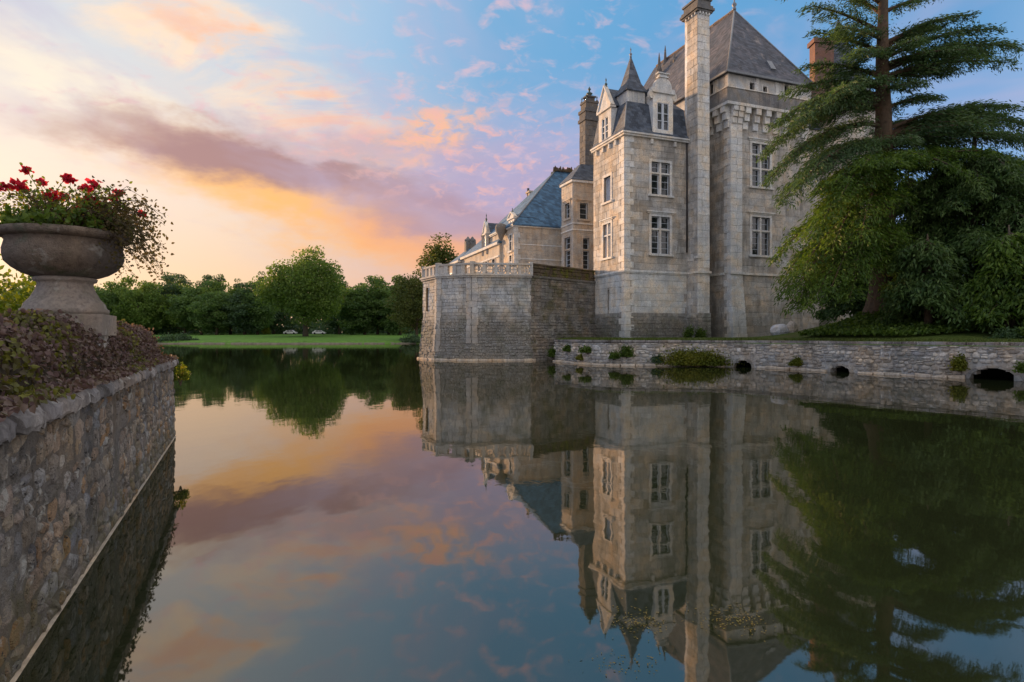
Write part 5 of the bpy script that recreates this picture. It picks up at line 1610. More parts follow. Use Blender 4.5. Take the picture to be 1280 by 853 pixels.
M['bark'] = stone_mat('tree_bark', [(0.075, 0.058, 0.042), (0.10, 0.08, 0.06)], .5, (0.04, 0.032, 0.025), moss=.35, moss_col=(0.05, 0.06, 0.02), fine=9, bdist=.04)
M['bark_r'] = stone_mat('cedar_bark', [(0.095, 0.066, 0.046), (0.12, 0.085, 0.06)], .5, (0.05, 0.036, 0.026), moss=.3, moss_col=(0.055, 0.06, 0.02), fine=7, bdist=.05)
G = {
 'oak': leaf_mat('oak_leaves', [(0.068, 0.120, 0.026), (0.110, 0.180, 0.036), (0.150, 0.220, 0.050), (0.180, 0.245, 0.060)], .42, clump=(.72, .78, .8)),
 'ash': leaf_mat('woodland_leaves', [(0.068, 0.124, 0.042), (0.105, 0.180, 0.056), (0.140, 0.218, 0.068), (0.165, 0.240, 0.078)], .42, clump=(.7, .76, .8)),
 'dark': leaf_mat('dark_woodland_leaves', [(0.054, 0.100, 0.052), (0.082, 0.138, 0.066), (0.108, 0.168, 0.080)], .35, clump=(.7, .75, .8)),
 'olive': leaf_mat('olive_green_leaves', [(0.060, 0.085, 0.022), (0.105, 0.125, 0.030), (0.145, 0.150, 0.042)], .35, clump=(.75, .8, .8)),
 'cedar': leaf_mat('cedar_needles', [(0.034, 0.072, 0.030), (0.060, 0.110, 0.040), (0.085, 0.145, 0.052), (0.120, 0.175, 0.085)], .35, clump=(.75, .8, .95), cscale=.5),
 'bright': leaf_mat('bright_conifer_sprays', [(0.028, 0.062, 0.012), (0.062, 0.120, 0.018), (0.105, 0.175, 0.024), (0.150, 0.215, 0.034)], .36, clump=(.7, .75, .7), cscale=.5),
 'yew': leaf_mat('yew_needles', [(0.026, 0.060, 0.018), (0.054, 0.104, 0.026), (0.088, 0.150, 0.038), (0.125, 0.180, 0.052)], .3, clump=(.7, .75, .8), cscale=.5),
 'ivy': leaf_mat('ivy_leaves', [(0.040, 0.080, 0.012), (0.075, 0.125, 0.018), (0.110, 0.165, 0.024)], .3, clump=(.7, .8, .7), cscale=.9),
 'hedge': leaf_mat('wilted_creeper_leaves', [(0.070, 0.040, 0.040), (0.105, 0.064, 0.062), (0.145, 0.094, 0.088), (0.180, 0.135, 0.115), (0.085, 0.070, 0.040), (0.110, 0.115, 0.022), (0.170, 0.165, 0.030)], .25),
 'shrub': leaf_mat('sunlit_shrub_leaves', [(0.060, 0.090, 0.012), (0.110, 0.150, 0.016), (0.170, 0.200, 0.022), (0.220, 0.200, 0.030)], .45),
 'geran': leaf_mat('flower_plant_leaves', [(0.060, 0.110, 0.018), (0.100, 0.155, 0.024), (0.140, 0.160, 0.034), (0.150, 0.095, 0.050)], .55),
 'trail': leaf_mat('brown_trailing_leaves', [(0.075, 0.060, 0.028), (0.110, 0.080, 0.038), (0.090, 0.085, 0.025)], .4),
 'red': leaf_mat('crimson_petals', [(0.30, 0.010, 0.030), (0.46, 0.016, 0.048), (0.60, 0.030, 0.080)], .45),
 'moss': leaf_mat('mossy_cushion_leaves', [(0.080, 0.095, 0.010), (0.140, 0.145, 0.014), (0.190, 0.165, 0.022)], .25, clump=(.6, .75, .6), cscale=1.2),
 'weed': leaf_mat('floating_leaves', [(0.14, 0.11, 0.025), (0.22, 0.16, 0.04), (0.10, 0.11, 0.02)], .2),
 'grass': leaf_mat('grass_blades', [(0.050, 0.085, 0.014), (0.085, 0.120, 0.022), (0.110, 0.125, 0.035)], .3),
}

# ================================================================== trees beyond the water
def crown_points(Rr, zb, zt, nc, per, seed, shape='dome', inner=.45):
    r_ = np.random.default_rng(seed)
    u = unit(r_.normal(size=(nc, 3)))
    rad = r_.uniform(inner, 1.0, (nc, 1)) ** .6
    lump = 1 + .16 * np.sin(u[:, :1] * 4 + seed) + .12 * np.cos(u[:, 1:2] * 5 + seed * 2)
    c = u * rad * lump
    H = (zt - zb) / 2
    if shape == 'dome':
        c[:, 2] = np.where(c[:, 2] < 0, c[:, 2] * .8, c[:, 2])
    if shape == 'cone':
        c[:, :2] *= np.clip(1.05 - (c[:, 2:3] + 1) * .46, .12, 1)
    if shape == 'pine':
        c[:, 2] = c[:, 2] * .9
    cw = np.column_stack([c[:, 0] * Rr, c[:, 1] * Rr, zb + H + c[:, 2] * H])
    cr = Rr * .19
    gz = r_.normal(size=(nc * per, 3)); gn = np.linalg.norm(gz, axis=1, keepdims=True); gz = gz / gn * np.minimum(gn, 1.55)
    pos = np.repeat(cw, per, axis=0) + gz * np.array([cr, cr, cr * .62])
    rn = np.repeat(r_.uniform(0, .65, nc), per) + r_.uniform(0, .35, nc * per)
    return cw, pos, rn
def tree(name, H, Rr, zb, seed, gm, shape='dome', nc=80, per=70, leaf=.55, label=None, trunk_r=None, limb=9, bark='bark'):
    t = empty(name)
    cw, pos, rn = crown_points(Rr, zb, H, nc, per, seed, shape)
    tr = trunk_r or H * .022
    rs = random.Random(seed)
    mb = MB(); lean = rs.uniform(-.03, .03)
    top = zb + (H - zb) * (.85 if shape == 'cone' else .55)
    pts = [(lean * H * q + rs.uniform(-.1, .1) * q, rs.uniform(-.1, .1) * q, top * q) for q in (0, .12, .3, .6, 1)]
    pts[0] = (0, 0, -.6)
    mb.tube(pts, [tr * 1.5, tr * 1.1, tr, tr * .8, tr * .3], 8)
    trk = mb.build('trunk', M[bark], t, True)
    mb = MB()
    for i in range(limb):
        c = cw[rs.randrange(len(cw))]; z0 = min(max(zb * .7, c[2] * .55), top * .9)
        mid = (c[0] * .45, c[1] * .45, z0 + (c[2] - z0) * .35)
        mb.tube([(0, 0, z0), mid, tuple(c)], [tr * .45, tr * .3, tr * .08], 6)
    mb.build('limb', M[bark], trk, True)
    leaf_obj('crown', pos, leaf, leaf * .62, G[gm], t, rnd=rn)
    return t
def plant_tree(t, px, D, H0, want_top_py, label, cat='tree', group=None, rz=0, wide=None):
    """stand a tree (built H0 high) so that it reaches the height surveyed in the view"""
    x = (px - 640) / FPX * D
    z0 = lawn_z(x, D) - .1 if D > 125 else 1.2
    H = EYE + (420 - want_top_py) / FPX * D - z0
    s = H / H0; w = s if wide is None else wide
    t.location = (x, D, z0); t.scale = (w, w, s); t.rotation_euler = (0, 0, rz)
    return tag(t, label, cat, group)

kinds = [tree('woodland_tree', 16, 6.0, .2, 31, 'ash', 'dome', 120, 76, .7), tree('woodland_tree', 17, 5.6, .2, 32, 'dark', 'dome', 120, 76, .7),
         tree('woodland_tree', 16, 6.6, .3, 33, 'oak', 'dome', 124, 76, .7), tree('woodland_tree', 17, 5.6, .2, 34, 'ash', 'pine', 120, 76, .7)]
pine = tree('pine_tree', 22, 4.6, 9.0, 41, 'dark', 'pine', 60, 80, .6, limb=10)
con = tree('conifer', 22, 4.4, 2.5, 42, 'dark', 'cone', 80, 66, .55, limb=6)
used = set()
def use(k):
    if k.name not in used: used.add(k.name); return k
    return copy_tree(k)
oak = tree('great_oak', 20.5, 9.6, 3.2, 51, 'oak', 'dome', 300, 90, .66, trunk_r=.62, limb=16)
plant_tree(oak, 382, 165, 20.5, 322, 'great round-crowned oak standing alone on the lawn across the water', 'tree')
ORD = ['first', 'second', 'third', 'fourth', 'fifth', 'sixth', 'seventh', 'eighth', 'ninth', 'tenth', 'eleventh', 'twelfth', 'thirteenth', 'fourteenth', 'fifteenth']
KD_ = ['mid green', 'dark green', 'yellow-green', 'upright green']
LB_ = ['rounded mid green tree at the edge of the wood across the water', 'dark green tree at the edge of the wood across the water', 'broad yellow-green tree at the edge of the wood across the water', 'upright green tree at the edge of the wood across the water']
rs = random.Random(21)
row = [(58, 352, 0), (80, 356, 1), (104, 350, 2), (128, 358, 0), (150, 352, 3), (172, 350, 2), (192, 360, 0), (211, 354, 1), (231, 359, 2), (252, 356, 0), (271, 360, 3), (288, 357, 2), (306, 362, 1), (322, 358, 0), (342, 356, 1),
       (424, 352, 1), (440, 356, 3), (456, 352, 0), (472, 357, 1), (486, 351, 0), (500, 350, 3)]
for i, (px, py, k) in enumerate(row):
    t = use(kinds[k])
    nth = (ORD[14 - i] + ' tree of the wood edge counted from the great oak towards the urn') if i < 15 else (ORD[i - 15] + ' tree of the wood edge counted from the great oak towards the bastion')
    plant_tree(t, px, rs.uniform(186, 208), (16, 17, 16, 17)[k], py, KD_[k] + ', ' + nth, 'tree', 'trees at the edge of the wood', rs.uniform(0, 6.3), rs.uniform(.98, 1.2))
for px, py, w_ in ((222, 338, 'farther from'), (262, 340, 'nearer to')): plant_tree(use(pine), px, 228, 22, py, 'flat-topped dark pine above the wood, the one ' + w_ + ' the great oak', 'tree', 'pines rising above the wood', rs.uniform(0, 6))
for px, py, w_ in ((296, 350, 'shorter'), (326, 341, 'taller')): plant_tree(use(con), px, 226, 22, py, w_ + ' of two pointed dark conifers rising above the wood', 'tree', 'conifers rising above the wood', rs.uniform(0, 6))
ol = tree('olive_tree_by_bastion', 18, 6.0, .2, 61, 'olive', 'dome', 150, 80, .55); ol.name = 'lime_tree'
plant_tree(ol, 521, 141, 18, 341, 'olive green tree on the bank beside the bastion', 'tree')
tl = tree('tall_tree', 24, 6.0, 3, 62, 'olive', 'cone', 170, 52, .5, limb=14)
plant_tree(tl, 550, 150, 24, 297, 'tall open-crowned tree rising behind the bastion', 'tree', None, 0, 1.5)
# the wood behind, which reads as one mass
v_ = []; rn = []
for i in range(520):
    x = rng.uniform(-330, 60); y = rng.uniform(222, 300); r_ = rng.uniform(3.2, 6); h = rng.uniform(7, 15) + (y - 222) * .05
    n = 70; v_.append(np.array([x, y, 2.6 + h]) + np.clip(rng.normal(size=(n, 3)), -1.5, 1.5) * np.array([r_, r_, r_ * .55])); rn.append(rng.uniform(0, .6) + rng.uniform(0, .4, n))
    n = 46; v_.append(np.array([x, y, 2.6 + h * .30]) + rng.normal(size=(n, 3)) * np.array([r_, r_, h * .25])); rn.append(rng.uniform(0, .4, n))
n = 16000; v_.append(np.column_stack([rng.uniform(-330, 10, n), rng.uniform(209, 222, n), 1.9 + np.abs(rng.normal(size=n)) * 2.2])); rn.append(rng.uniform(0, .5, n))
o = leaf_obj('far_wood', np.concatenate(v_), 1.5, 1.0, G['dark'], rnd=np.concatenate(rn)); tag(o, 'dark mass of woodland behind the lawn', 'woodland')
# bushes at the far shore
def bush(name, c, rx, ry, rz, n, leaf, gm, label, group=None, fold=False, aspect=.6, lumps=9, stem=True, cat='bush'):
    t = empty(name, c); cc = unit(rng.normal(size=(lumps, 3))) * rng.uniform(.3, .8, (lumps, 1)); cc[:, 2] = np.abs(cc[:, 2])
    per = n // lumps
    pos = np.repeat(cc, per, axis=0) + rng.normal(size=(per * lumps, 3)) * .22
    pos[:, 2] = np.abs(pos[:, 2])
    rn = np.repeat(rng.uniform(0, .6, lumps), per) + rng.uniform(0, .4, per * lumps)
    leaf_obj('foliage', pos * np.array([rx, ry, rz]), leaf, leaf * aspect, G[gm], t, rnd=rn, fold=fold)
    if stem:
        mb = MB()
        for q in cc[:5]: mb.tube([(0, 0, -.1), tuple(q * np.array([rx, ry, rz]) * .5), tuple(q * np.array([rx, ry, rz]))], [rz * .03, rz * .02, rz * .008], 5)
        mb.build('stem', M['bark'], t)
    return tag(t, label, cat, group)
for px, D, r_, w_ in ((210, 134, 3.2, 'largest'), (224, 135, 2.6, 'middle'), (240, 137, 1.8, 'smallest')):
    x = (px - 640) / FPX * D; bush('shore_bush', (x, D, .3), r_, r_ * .8, r_ * .75, 1400, .4, 'dark', w_ + ' of three low dark bushes at the shore beyond the hedge', 'bushes on the far shore')
for px, D, r_, w_ in ((505, 136, 1.6, 'smaller'), (517, 135, 2.4, 'larger')):
    x = (px - 640) / FPX * D; bush('shore_bush', (x, D, .3), r_, r_ * .8, r_ * .8, 900, .4, 'dark', w_ + ' of two low dark bushes on the shore next to the bastion', 'bushes by the bastion')
x = (330 - 640) / FPX * 190; bush('garden_shrub', (x, 190, 2.4), 1.8, 1.4, 2.4, 700, .4, 'shrub', 'small light green shrub at the wood edge behind the lawn')
# two white cars parked under the trees
M['car'] = plain_mat('white_car_paint', (0.72, 0.73, 0.74), .25, .6, .02); M['tyre'] = plain_mat('tyre_rubber', (0.02, 0.02, 0.02), .8, .2)
def car(px, D, label, L=4.2):
    x = (px - 640) / FPX * D; z = lawn_z(x, D)
    c = empty('parked_car', (x, D, z), .08, label, 'car', 'cars parked at the wood edge'); F_ = Frame((0, 0), (1, 0), (0, -1))
    MB().extr(F_, [(-L / 2, .3), (L / 2, .3), (L / 2, .75), (L * .33, .88), (L * .16, 1.38), (-L * .25, 1.40), (-L * .42, .9), (-L / 2, .82)], -.85, .85).build('body', M['car'], c)
    for sx in (-1, 1): MB().extr(F_, [(sx * .05, .9), (sx * L * .27, .9), (sx * L * .17, 1.32), (sx * .05, 1.32)], -.86, .86).build('window', M['glass'], c)
    for sx in (-1, 1):
        for sy in (-1, 1):
            mb = MB(); mb.tube([(sx * L * .31, sy * .7, .32), (sx * L * .31, sy * .88, .32)], [.32, .32], 12); mb.build('wheel', M['tyre'], c)
    return c
car(363, 200, 'white car parked behind the great oak, left of its trunk'); car(399, 201, 'white car parked behind the great oak, right of its trunk')

# ================================================================== cedar
CD = 34.0; CX = (1104 - 640) / FPX * CD; CZ = terr_z(CX, CD, .3) - .15
ced = empty('cedar_tree', (CX, CD, CZ), 0, 'huge old cedar with layered drooping boughs in front of the keep', 'tree')
co = np.array([CX, CD, CZ])
HT = 25.0
def trunk_r(z): return .70 * max(.08, 1 - z / (HT + 1.5)) + (.35 * math.exp(-z / .8))
mb = MB(); zs_ = [-.5, 0, .5, 1.2, 2.5, 5, 8, 11, 14, 17, 20, 23, HT]
mb.tube([(.06 * math.sin(z * .7), .08 * math.cos(z * .5), z) for z in zs_], [trunk_r(max(0, z)) for z in zs_], 14)
ctr = mb.build('trunk', M['bark_r'], ced, True)
def bough(limbs, start, end, r0, arch, out, dens=46, tw=.34, droop=.30, t0=.16, step=.30):
    """one bough: limb tube, side twigs, sprays; appends (pos, dir) rows to out"""
    a, b = np.array(start, float), np.array(end, float); ln_ = np.linalg.norm(b - a); up = np.array([0, 0, 1.0])
    f = lambda t: a + (b - a) * t + up * arch * ln_ * 4 * t * (1 - t) - up * .05 * ln_ * t ** 3
    n = 9; limbs.tube([tuple(f(i / n)) for i in range(n + 1)], [r0 * (1 - .88 * i / n) for i in range(n + 1)], 6)
    hz = unit((b - a) * np.array([1, 1, .0])); perp = np.cross(hz, up)
    t = t0
    while t < 1.0:
        p = f(t); tang = unit(f(min(1, t + .02)) - f(max(0, t - .02)))
        for sd in (-1, 1):
            L = (ln_ * tw * (1.12 - t) + .35) * rng.uniform(.6, 1.15)
            dv = unit(perp * sd * rng.uniform(.5, 1.0) + tang * rng.uniform(.4, 1.0) + up * rng.uniform(-.25, .12))
            k = max(6, int(L * dens))
            s = rng.uniform(.05, 1, k) ** .8
            pp = p + dv * (s * L)[:, None] - up * (droop * L * s ** 2)[:, None] + rng.normal(size=(k, 3)) * np.array([.10, .10, .06]) * (1 + .6 * L)
            dd = dv - up * (2 * droop * s)[:, None] * .8
            out.append((pp, np.broadcast_to(dd, pp.shape).copy(), np.full(k, rng.uniform(0, .6)) + rng.uniform(0, .4, k)))
            if L > .8: limbs.tube([tuple(p), tuple(p + dv * L * .5 - up * droop * L * .25), tuple(p + dv * L - up * droop * L)], [r0 * .16 * (1.1 - t) + .008, r0 * .1 * (1.1 - t) + .006, .004], 4)
        t += step / ln_ * rng.uniform(.7, 1.3)
    k = int(40); s = rng.uniform(.8, 1.05, k); pp = np.array([f(q) for q in s]) + rng.normal(size=(k, 3)) * .12
    out.append((pp, np.broadcast_to(tang - up * .3, pp.shape).copy(), rng.uniform(0, 1, k)))
def sprays(name, out, L, Wd, gm, parent, spread=.55, flat=.5):
    pos = np.concatenate([q[0] for q in out]); d = np.concatenate([q[1] for q in out]); rn = np.concatenate([q[2] for q in out])
    return leaf_obj(name, pos, L, Wd, G[gm], parent, d=unit(d), spread=spread, rnd=rn, flat=flat)
upper = [ # end px, end py, start py on the trunk, depth offset, arch
 (1030, -30, 5, 0, .02), (1012, 2, 42, -1, .03), (1016, 36, 66, .8, .02), (1048, 30, 50, -2.5, .02), (1060, -10, 20, 2, .03), (1070, 60, 72, -3, .02),
 (1004, 78, 98, -.5, .06), (986, 108, 112, .5, .08), (968, 148, 120, -1.2, .10), (956, 184, 132, -.4, .12), (992, 146, 128, -2.8, .08), (962, 214, 158, -1.8, .12), (978, 242, 176, -3.0, .10),
 (1040, 112, 106, -3.6, .05), (1000, 220, 180, -4.0, .08), (1050, 90, 92, 2.5, .03), (1020, 120, 122, 3, .04),
 (1176, -12, 16, 0, .02), (1212, 14, 56, -1, .05), (1246, 30, 74, -1.5, .06), (1276, 52, 84, -.2, .06), (1262, 72, 96, -2.2, .05), (1214, 58, 82, -2.6, .05), (1170, 30, 62, 1.5, .04), (1150, 46, 70, -3, .03), (1232, 60, 90, 1.8, .05), (1190, 84, 100, .8, .03),
 (1152, 100, 114, -2.6, .03), (1168, 118, 138, 1.4, .04),
 (1272, 128, 164, -.6, .06), (1300, 150, 172, 0, .06), (1312, 172, 178, -2, .05), (1246, 136, 170, 1.5, .05), (1216, 152, 176, -2.6, .04), (1284, 164, 182, -3, .05), (1180, 172, 188, 1.5, .03), (1130, 150, 164, 3.2, .03), (1140, 168, 182, -3.4, .03),
 (1078, 130, 140, 4, .03), (1060, 180, 190, 3.5, .03)]
def trunk_at(py): return np.array([CX, CD, EYE + (420 - py) / FPX * CD])
out_u, limbs = [], MB()
for px, py, sy, dd, ar in upper:
    e = np.array(P(px, py, CD + dd)) - co; s_ = trunk_at(sy) - co
    bough(limbs, s_, e, .13, ar, out_u, dens=64, tw=.29, step=.33)
for i in range(16):                               # boughs above the frame
    z = rng.uniform(19.5, 24.5); an = rng.uniform(0, 6.28); r_ = (HT + 1 - z) * .75 + .8
    bough(limbs, (0, 0, z), (r_ * math.cos(an), r_ * math.sin(an), z + .4), .08, .03, out_u, dens=36)
table = [(1296, 206, 196, -3.2), (1252, 196, 198, -4.2), (1204, 192, 200, -4.8), (1164, 192, 204, -4.4), (1132, 196, 206, -5), (1110, 206, 204, -5.2), (1082, 204, 204, -5), (1056, 216, 200, -4.6), (1030, 232, 204, -4.4), (1228, 204, 202, -3), (1180, 186, 196, -2.5), (1280, 190, 194, -1)]
low = [(946, 318, 250, -2.6), (958, 360, 280, -3), (984, 374, 300, -3.6), (1000, 326, 262, -4.6), (1022, 356, 288, -5.2), (1040, 300, 236, -5.2), (1062, 362, 310, -5.2), (1012, 282, 230, -5), (1040, 346, 280, -5.6), (966, 338, 262, -1.5), (1000, 370, 300, -3), (1030, 262, 218, -5.4), (1068, 330, 276, -5.4), (1076, 286, 236, -5.8), (1050, 240, 214, -5.4), (986, 352, 284, -4.6), (1010, 372, 310, -4.4), (1046, 360, 306, -4.8)]
out_l = []
for px, py, sy, dd in table:
    px, py, sy = px + rng.uniform(-14, 14), py + rng.uniform(-14, 20), sy + rng.uniform(-14, 14)
    bough(limbs, trunk_at(sy) - co, np.array(P(px, py, CD + dd)) - co, .12, rng.uniform(.01, .07), out_l, dens=62, droop=.34, tw=.26, step=.42)
for px, py, sy, dd in low:
    px = px + max(0, 1010 - px) * .30
    bough(limbs, trunk_at(sy) - co, np.array(P(px, py, CD + dd)) - co, .10, .10, out_l, dens=60, droop=.36, tw=.27, step=.46)
limbs.build('limb', M['bark_r'], ctr, True)
sprays('crown', out_u, .25, .055, 'cedar', ced)
sprays('lower_boughs', out_l, .24, .062, 'bright', ced)
# dead inner wood: bare stubs
# ---------------------------------------------------------------- sweeping yew to the right
YD = 32.5; YX = (1216 - 640) / FPX * YD; YZ = terr_z(YX, YD, .3) - .1
yew = empty('weeping_yew', (YX, YD, YZ), 0, 'dense dark yew with boughs sweeping to the ground right of the cedar', 'tree')
yo = np.array([YX, YD, YZ])
mb = MB(); mb.tube([(0, 0, -.4), (.05, 0, .6), (.1, .05, 3), (0, .1, 6), (.1, 0, 9.2)], [.62, .48, .42, .3, .08], 12); ytr = mb.build('trunk', M['bark'], yew, True)
out_y, ly = [], MB()
for i in range(92):
    z = rng.uniform(1.2, 8.6); an = rng.uniform(0, 2 * math.pi)
    if math.sin(an) > .55 and rng.uniform() < .6: continue
    r_ = (5.4 - .25 * z) * rng.uniform(.65, 1.05); ze_ = max(.35, z - rng.uniform(.4, 2.6) * (r_ / 4.5))
    bough(ly, (0, 0, z), (r_ * math.cos(an), r_ * math.sin(an), ze_), .08, .10, out_y, dens=70, droop=.55, step=.34)
ly.build('limb', M['bark'], ytr, True)
sprays('crown', out_y, .26, .075, 'yew', yew)
# second, lighter young conifer in front at the right edge and one behind to close the screen
def sweeper(px, D, H, Rr, gm, label, n=44, seed=0):
    x = (px - 640) / FPX * D; z0 = terr_z(x, D, .3) - .1
    t = empty('young_yew', (x, D, z0), 0, label, 'tree')
    mb = MB(); mb.tube([(0, 0, -.3), (.03, 0, H * .5), (0, .04, H)], [.2, .14, .03], 9); tk = mb.build('trunk', M['bark'], t, True)
    o_, lb = [], MB()
    for i in range(n):
        z = rng.uniform(.25, .95) * H; an = rng.uniform(0, 2 * math.pi); r_ = Rr * (1.1 - .7 * z / H) * rng.uniform(.7, 1.05)
        bough(lb, (0, 0, z), (r_ * math.cos(an), r_ * math.sin(an), max(.2, z - rng.uniform(.3, 1.2))), .05, .09, o_, dens=56, droop=.5, step=.3)
    lb.build('limb', M['bark'], tk, True); sprays('crown', o_, .28, .09, gm, t)
    return t
sweeper(1160, 29.5, 4.6, 2.7, 'yew', 'young yew with low spreading sprays right of the cedar trunk')
sweeper(1262, 27.0, 4.8, 2.5, 'bright', 'light green young yew at the water end of the terrace')
sweeper(1330, 30.0, 7.0, 4.0, 'yew', 'tall dark young yew beyond the weeping yew')
sweeper(1078, 39.5, 5.4, 3.4, 'yew', 'low dark yew added to darken the hollow between cedar trunk and keep', 40)  # added yew: covers the sunlit wall so the hollow reads as shade
sweeper(1136, 38.5, 10.2, 3.6, 'yew', 'dark yew standing behind the cedar trunk', 54)
sweeper(1262, 39.0, 10.6, 4.2, 'yew', 'dark yew standing behind the weeping yew', 54)
# clipped grey-green shrub above the quay
p = P(1262, 424, 25.6); bush('grey_shrub', (p.x, p.y, 1.45), .85, .6, .55, 2600, .12, 'cedar', 'low grey-green clipped shrub on the terrace edge under the yews', aspect=.6)

# ================================================================== ivy bank, plants on the quay
pts = []; 
while len(pts) < 26000:
    a = rng.uniform(q_of_px(985), q_of_px(1279) + 2); off = rng.uniform(.5, 8.5) ; fr = QFrame(a); p = fr(a, -.42 - off, 0)
    d2 = ((p.x - 20.5) / 6.8) ** 2 + ((p.y - 33.2) / 5.2) ** 2
    if d2 > 1.15 and not (p.x > 21): continue
    pts.append((p.x, p.y, terr_z(p.x, p.y, .3) + abs(rng.normal()) * .10 + .02))
o = leaf_obj('ivy_ground_cover', np.array(pts), .17, .14, G['ivy']); tag(o, 'ivy carpet covering the bank under the cedar', 'ivy')
# grass tufts along the terrace edge
pp = []; dd_ = []
for i in range(5200):
    a = rng.uniform(0, QL * .8); fr = QFrame(a); off = abs(rng.normal()) * .9 + .35; p = fr(a, -off, 0)
    pp.append((p.x, p.y, ZQ + .06)); dd_.append((rng.normal() * .3, rng.normal() * .3, 1))
o = leaf_obj('terrace_grass_tufts', np.array(pp), .22, .03, G['grass'], d=unit(np.array(dd_)), spread=.25); tag(o, 'rough grass growing along the quay coping', 'grass')
# mossy overhanging bush and small plants rooted in the quay
a = q_of_px(880); fr = QFrame(a); p = fr(a, .25, 0)
bush('overhanging_bush', (p.x, p.y, .08), 2.7, .8, 1.0, 10000, .13, 'moss', 'yellow-green mossy bush hanging over the quay to the water', aspect=.7, lumps=16)
for px, z, r_, gm, lab in ((785, .75, .55, 'ivy', 'green ivy clump on the quay wall left of the mossy bush'), (768, .55, .34, 'ivy', 'small ivy tuft low on the quay wall'), (735, .9, .4, 'ivy', 'bright fern tuft at the quay coping under the pavilion corner'), (727, .4, .3, 'moss', 'small yellow weed at the waterline near the bastion'),
                           (822, .35, .36, 'dark', 'dark weed at the waterline left of the mossy bush'), (1000, .4, .42, 'moss', 'mossy tuft between two drain mouths'), (1204, .5, .45, 'moss', 'yellowish weed clump on the quay beside the widest drain mouth'), (1277, .55, .5, 'ivy', 'green weed mat hanging beside the widest drain mouth'), (690, .5, .45, 'ivy', 'ivy tuft where the quay meets the bastion'), (712, .9, .35, 'ivy', 'small ivy sprig near the bastion on the quay')):
    a = q_of_px(px); fr = QFrame(a); p = fr(a, .08, 0)
    bush('wall_plant', (p.x, p.y, z - r_ * .4), r_ * 1.2, .2, r_ * 1.3, int(1300 * r_ / .45), .11, gm, lab, 'plants rooted in the quay wall', aspect=.7, lumps=7, cat='plant')
for px, t_off, lab in ((862, -1.6, 'green weeds at the foot of the great chimney'), (876, -1.7, 'green weeds at the foot of the keep pilaster')):
    s_ = s_at(px, t_off); x, y = st_xy(s_, t_off); bush('foot_weed', (x, y, 1.6), .45, .3, .8, 700, .14, 'ivy', lab, 'weeds at the castle foot', cat='plant')

# ================================================================== creeper hedge, urn flowers, shrubs at the left
hd = empty('creeper_hedge', (0, 0, 0), 0, 'low wall smothered in wilted purple-brown creeper along the garden wall', 'hedge')
def hedge_z(a, b):
    c = (b + .62) / .48
    base = .48 * math.sqrt(max(0, 1 - min(1, abs(c)) ** 3.2))
    return 1.33 + base * (1 + .12 * math.sin(a * 3.1) + .08 * math.sin(a * 7.3 + 1)) + .05 * math.sin(a * 11 + b * 9)
A0, A1 = aD(.3), aD(10.15)
na, nb = 120, 14; v = []
for i in range(na + 1):
    a = A0 + (A1 - A0) * i / na
    endf = min(1.0, (A1 - a) / .4 + .25)
    for j in range(nb + 1):
        b = -.13 - .98 * j / nb
        p = WF(a, b, 0); v.append((p.x, p.y, 1.31 + (hedge_z(a, b) - 1.31 - .05) * endf))
q = [(i * (nb + 1) + j, (i + 1) * (nb + 1) + j, (i + 1) * (nb + 1) + j + 1, i * (nb + 1) + j + 1) for i in range(na) for j in range(nb)]
np_mesh('woody_mass', np.array(v), np.array(q), M['soil'], hd, smooth=True)
pos, dirs, rn = [], [], []
for i in range(62000):
    a = rng.uniform(A0, A1); b = -.11 - rng.uniform(0, .85) ** 1.1
    endf = min(1.0, (A1 - a) / .4 + .25)
    if i % 9 == 0 and abs(a - aD(6.3)) < .5: b = rng.uniform(-.16, -.08)
    z = 1.31 + (hedge_z(a, b) - 1.31) * endf * (rng.uniform(.75, 1.06) if b < -.2 else rng.uniform(.0, 1.0))
    if i % 14 == 0: b = rng.uniform(-.12, .06); z = 1.37 + rng.uniform(0, .03)
    p = WF(a, b + rng.normal() * .03, 0); pos.append((p.x, p.y, z + abs(rng.normal()) * .02))
    green = math.sin(a * 1.7 + b * 5) + math.sin(a * 4.1 + 2) * .7 > .75
    rn.append(rng.uniform(.62, 1) if (green and rng.uniform() < .75) else rng.uniform(0, .62))
    dirs.append((wout.x * .6, wout.y * .6, -.7))
leaf_obj('foliage', np.array(pos), .042, .032, G['hedge'], hd, d=unit(np.array(dirs)), spread=.8, rnd=np.array(rn), fold=True)
# flower plant in the urn
fp = empty('flowering_plant', (UC.x, UC.y, 2.70), 0, 'loose plant with crimson flower heads and arching stems growing in the stone urn', 'plant')
fo = np.array([UC.x, UC.y, 2.70]); UD = UC.y
stems = MB(); lp, ld, lr = [], [], []; tp_, td_, tr_ = [], [], []
def stem(px, py, dd, sag, nl, trail=False, r=.006):
    s0 = np.array([rng.uniform(-.32, .32), rng.uniform(-.25, .25), .02]); e = np.array(P(px, py, UD + dd)) - fo
    f = lambda t: s0 + (e - s0) * t + np.array([0, 0, 1]) * sag * 4 * t * (1 - t)
    stems.tube([tuple(f(i / 6)) for i in range(7)], [r * (1 - .6 * i / 6) for i in range(7)], 4)
    for k in range(nl):
        t = rng.uniform(.12, 1.0); p = f(t) + rng.normal(size=3) * (.035 if not trail else .05)
        if trail: tp_.append(p); tr_.append(rng.uniform(0, 1))
        else: lp.append(p); lr.append(rng.uniform(0, 1))
    return e
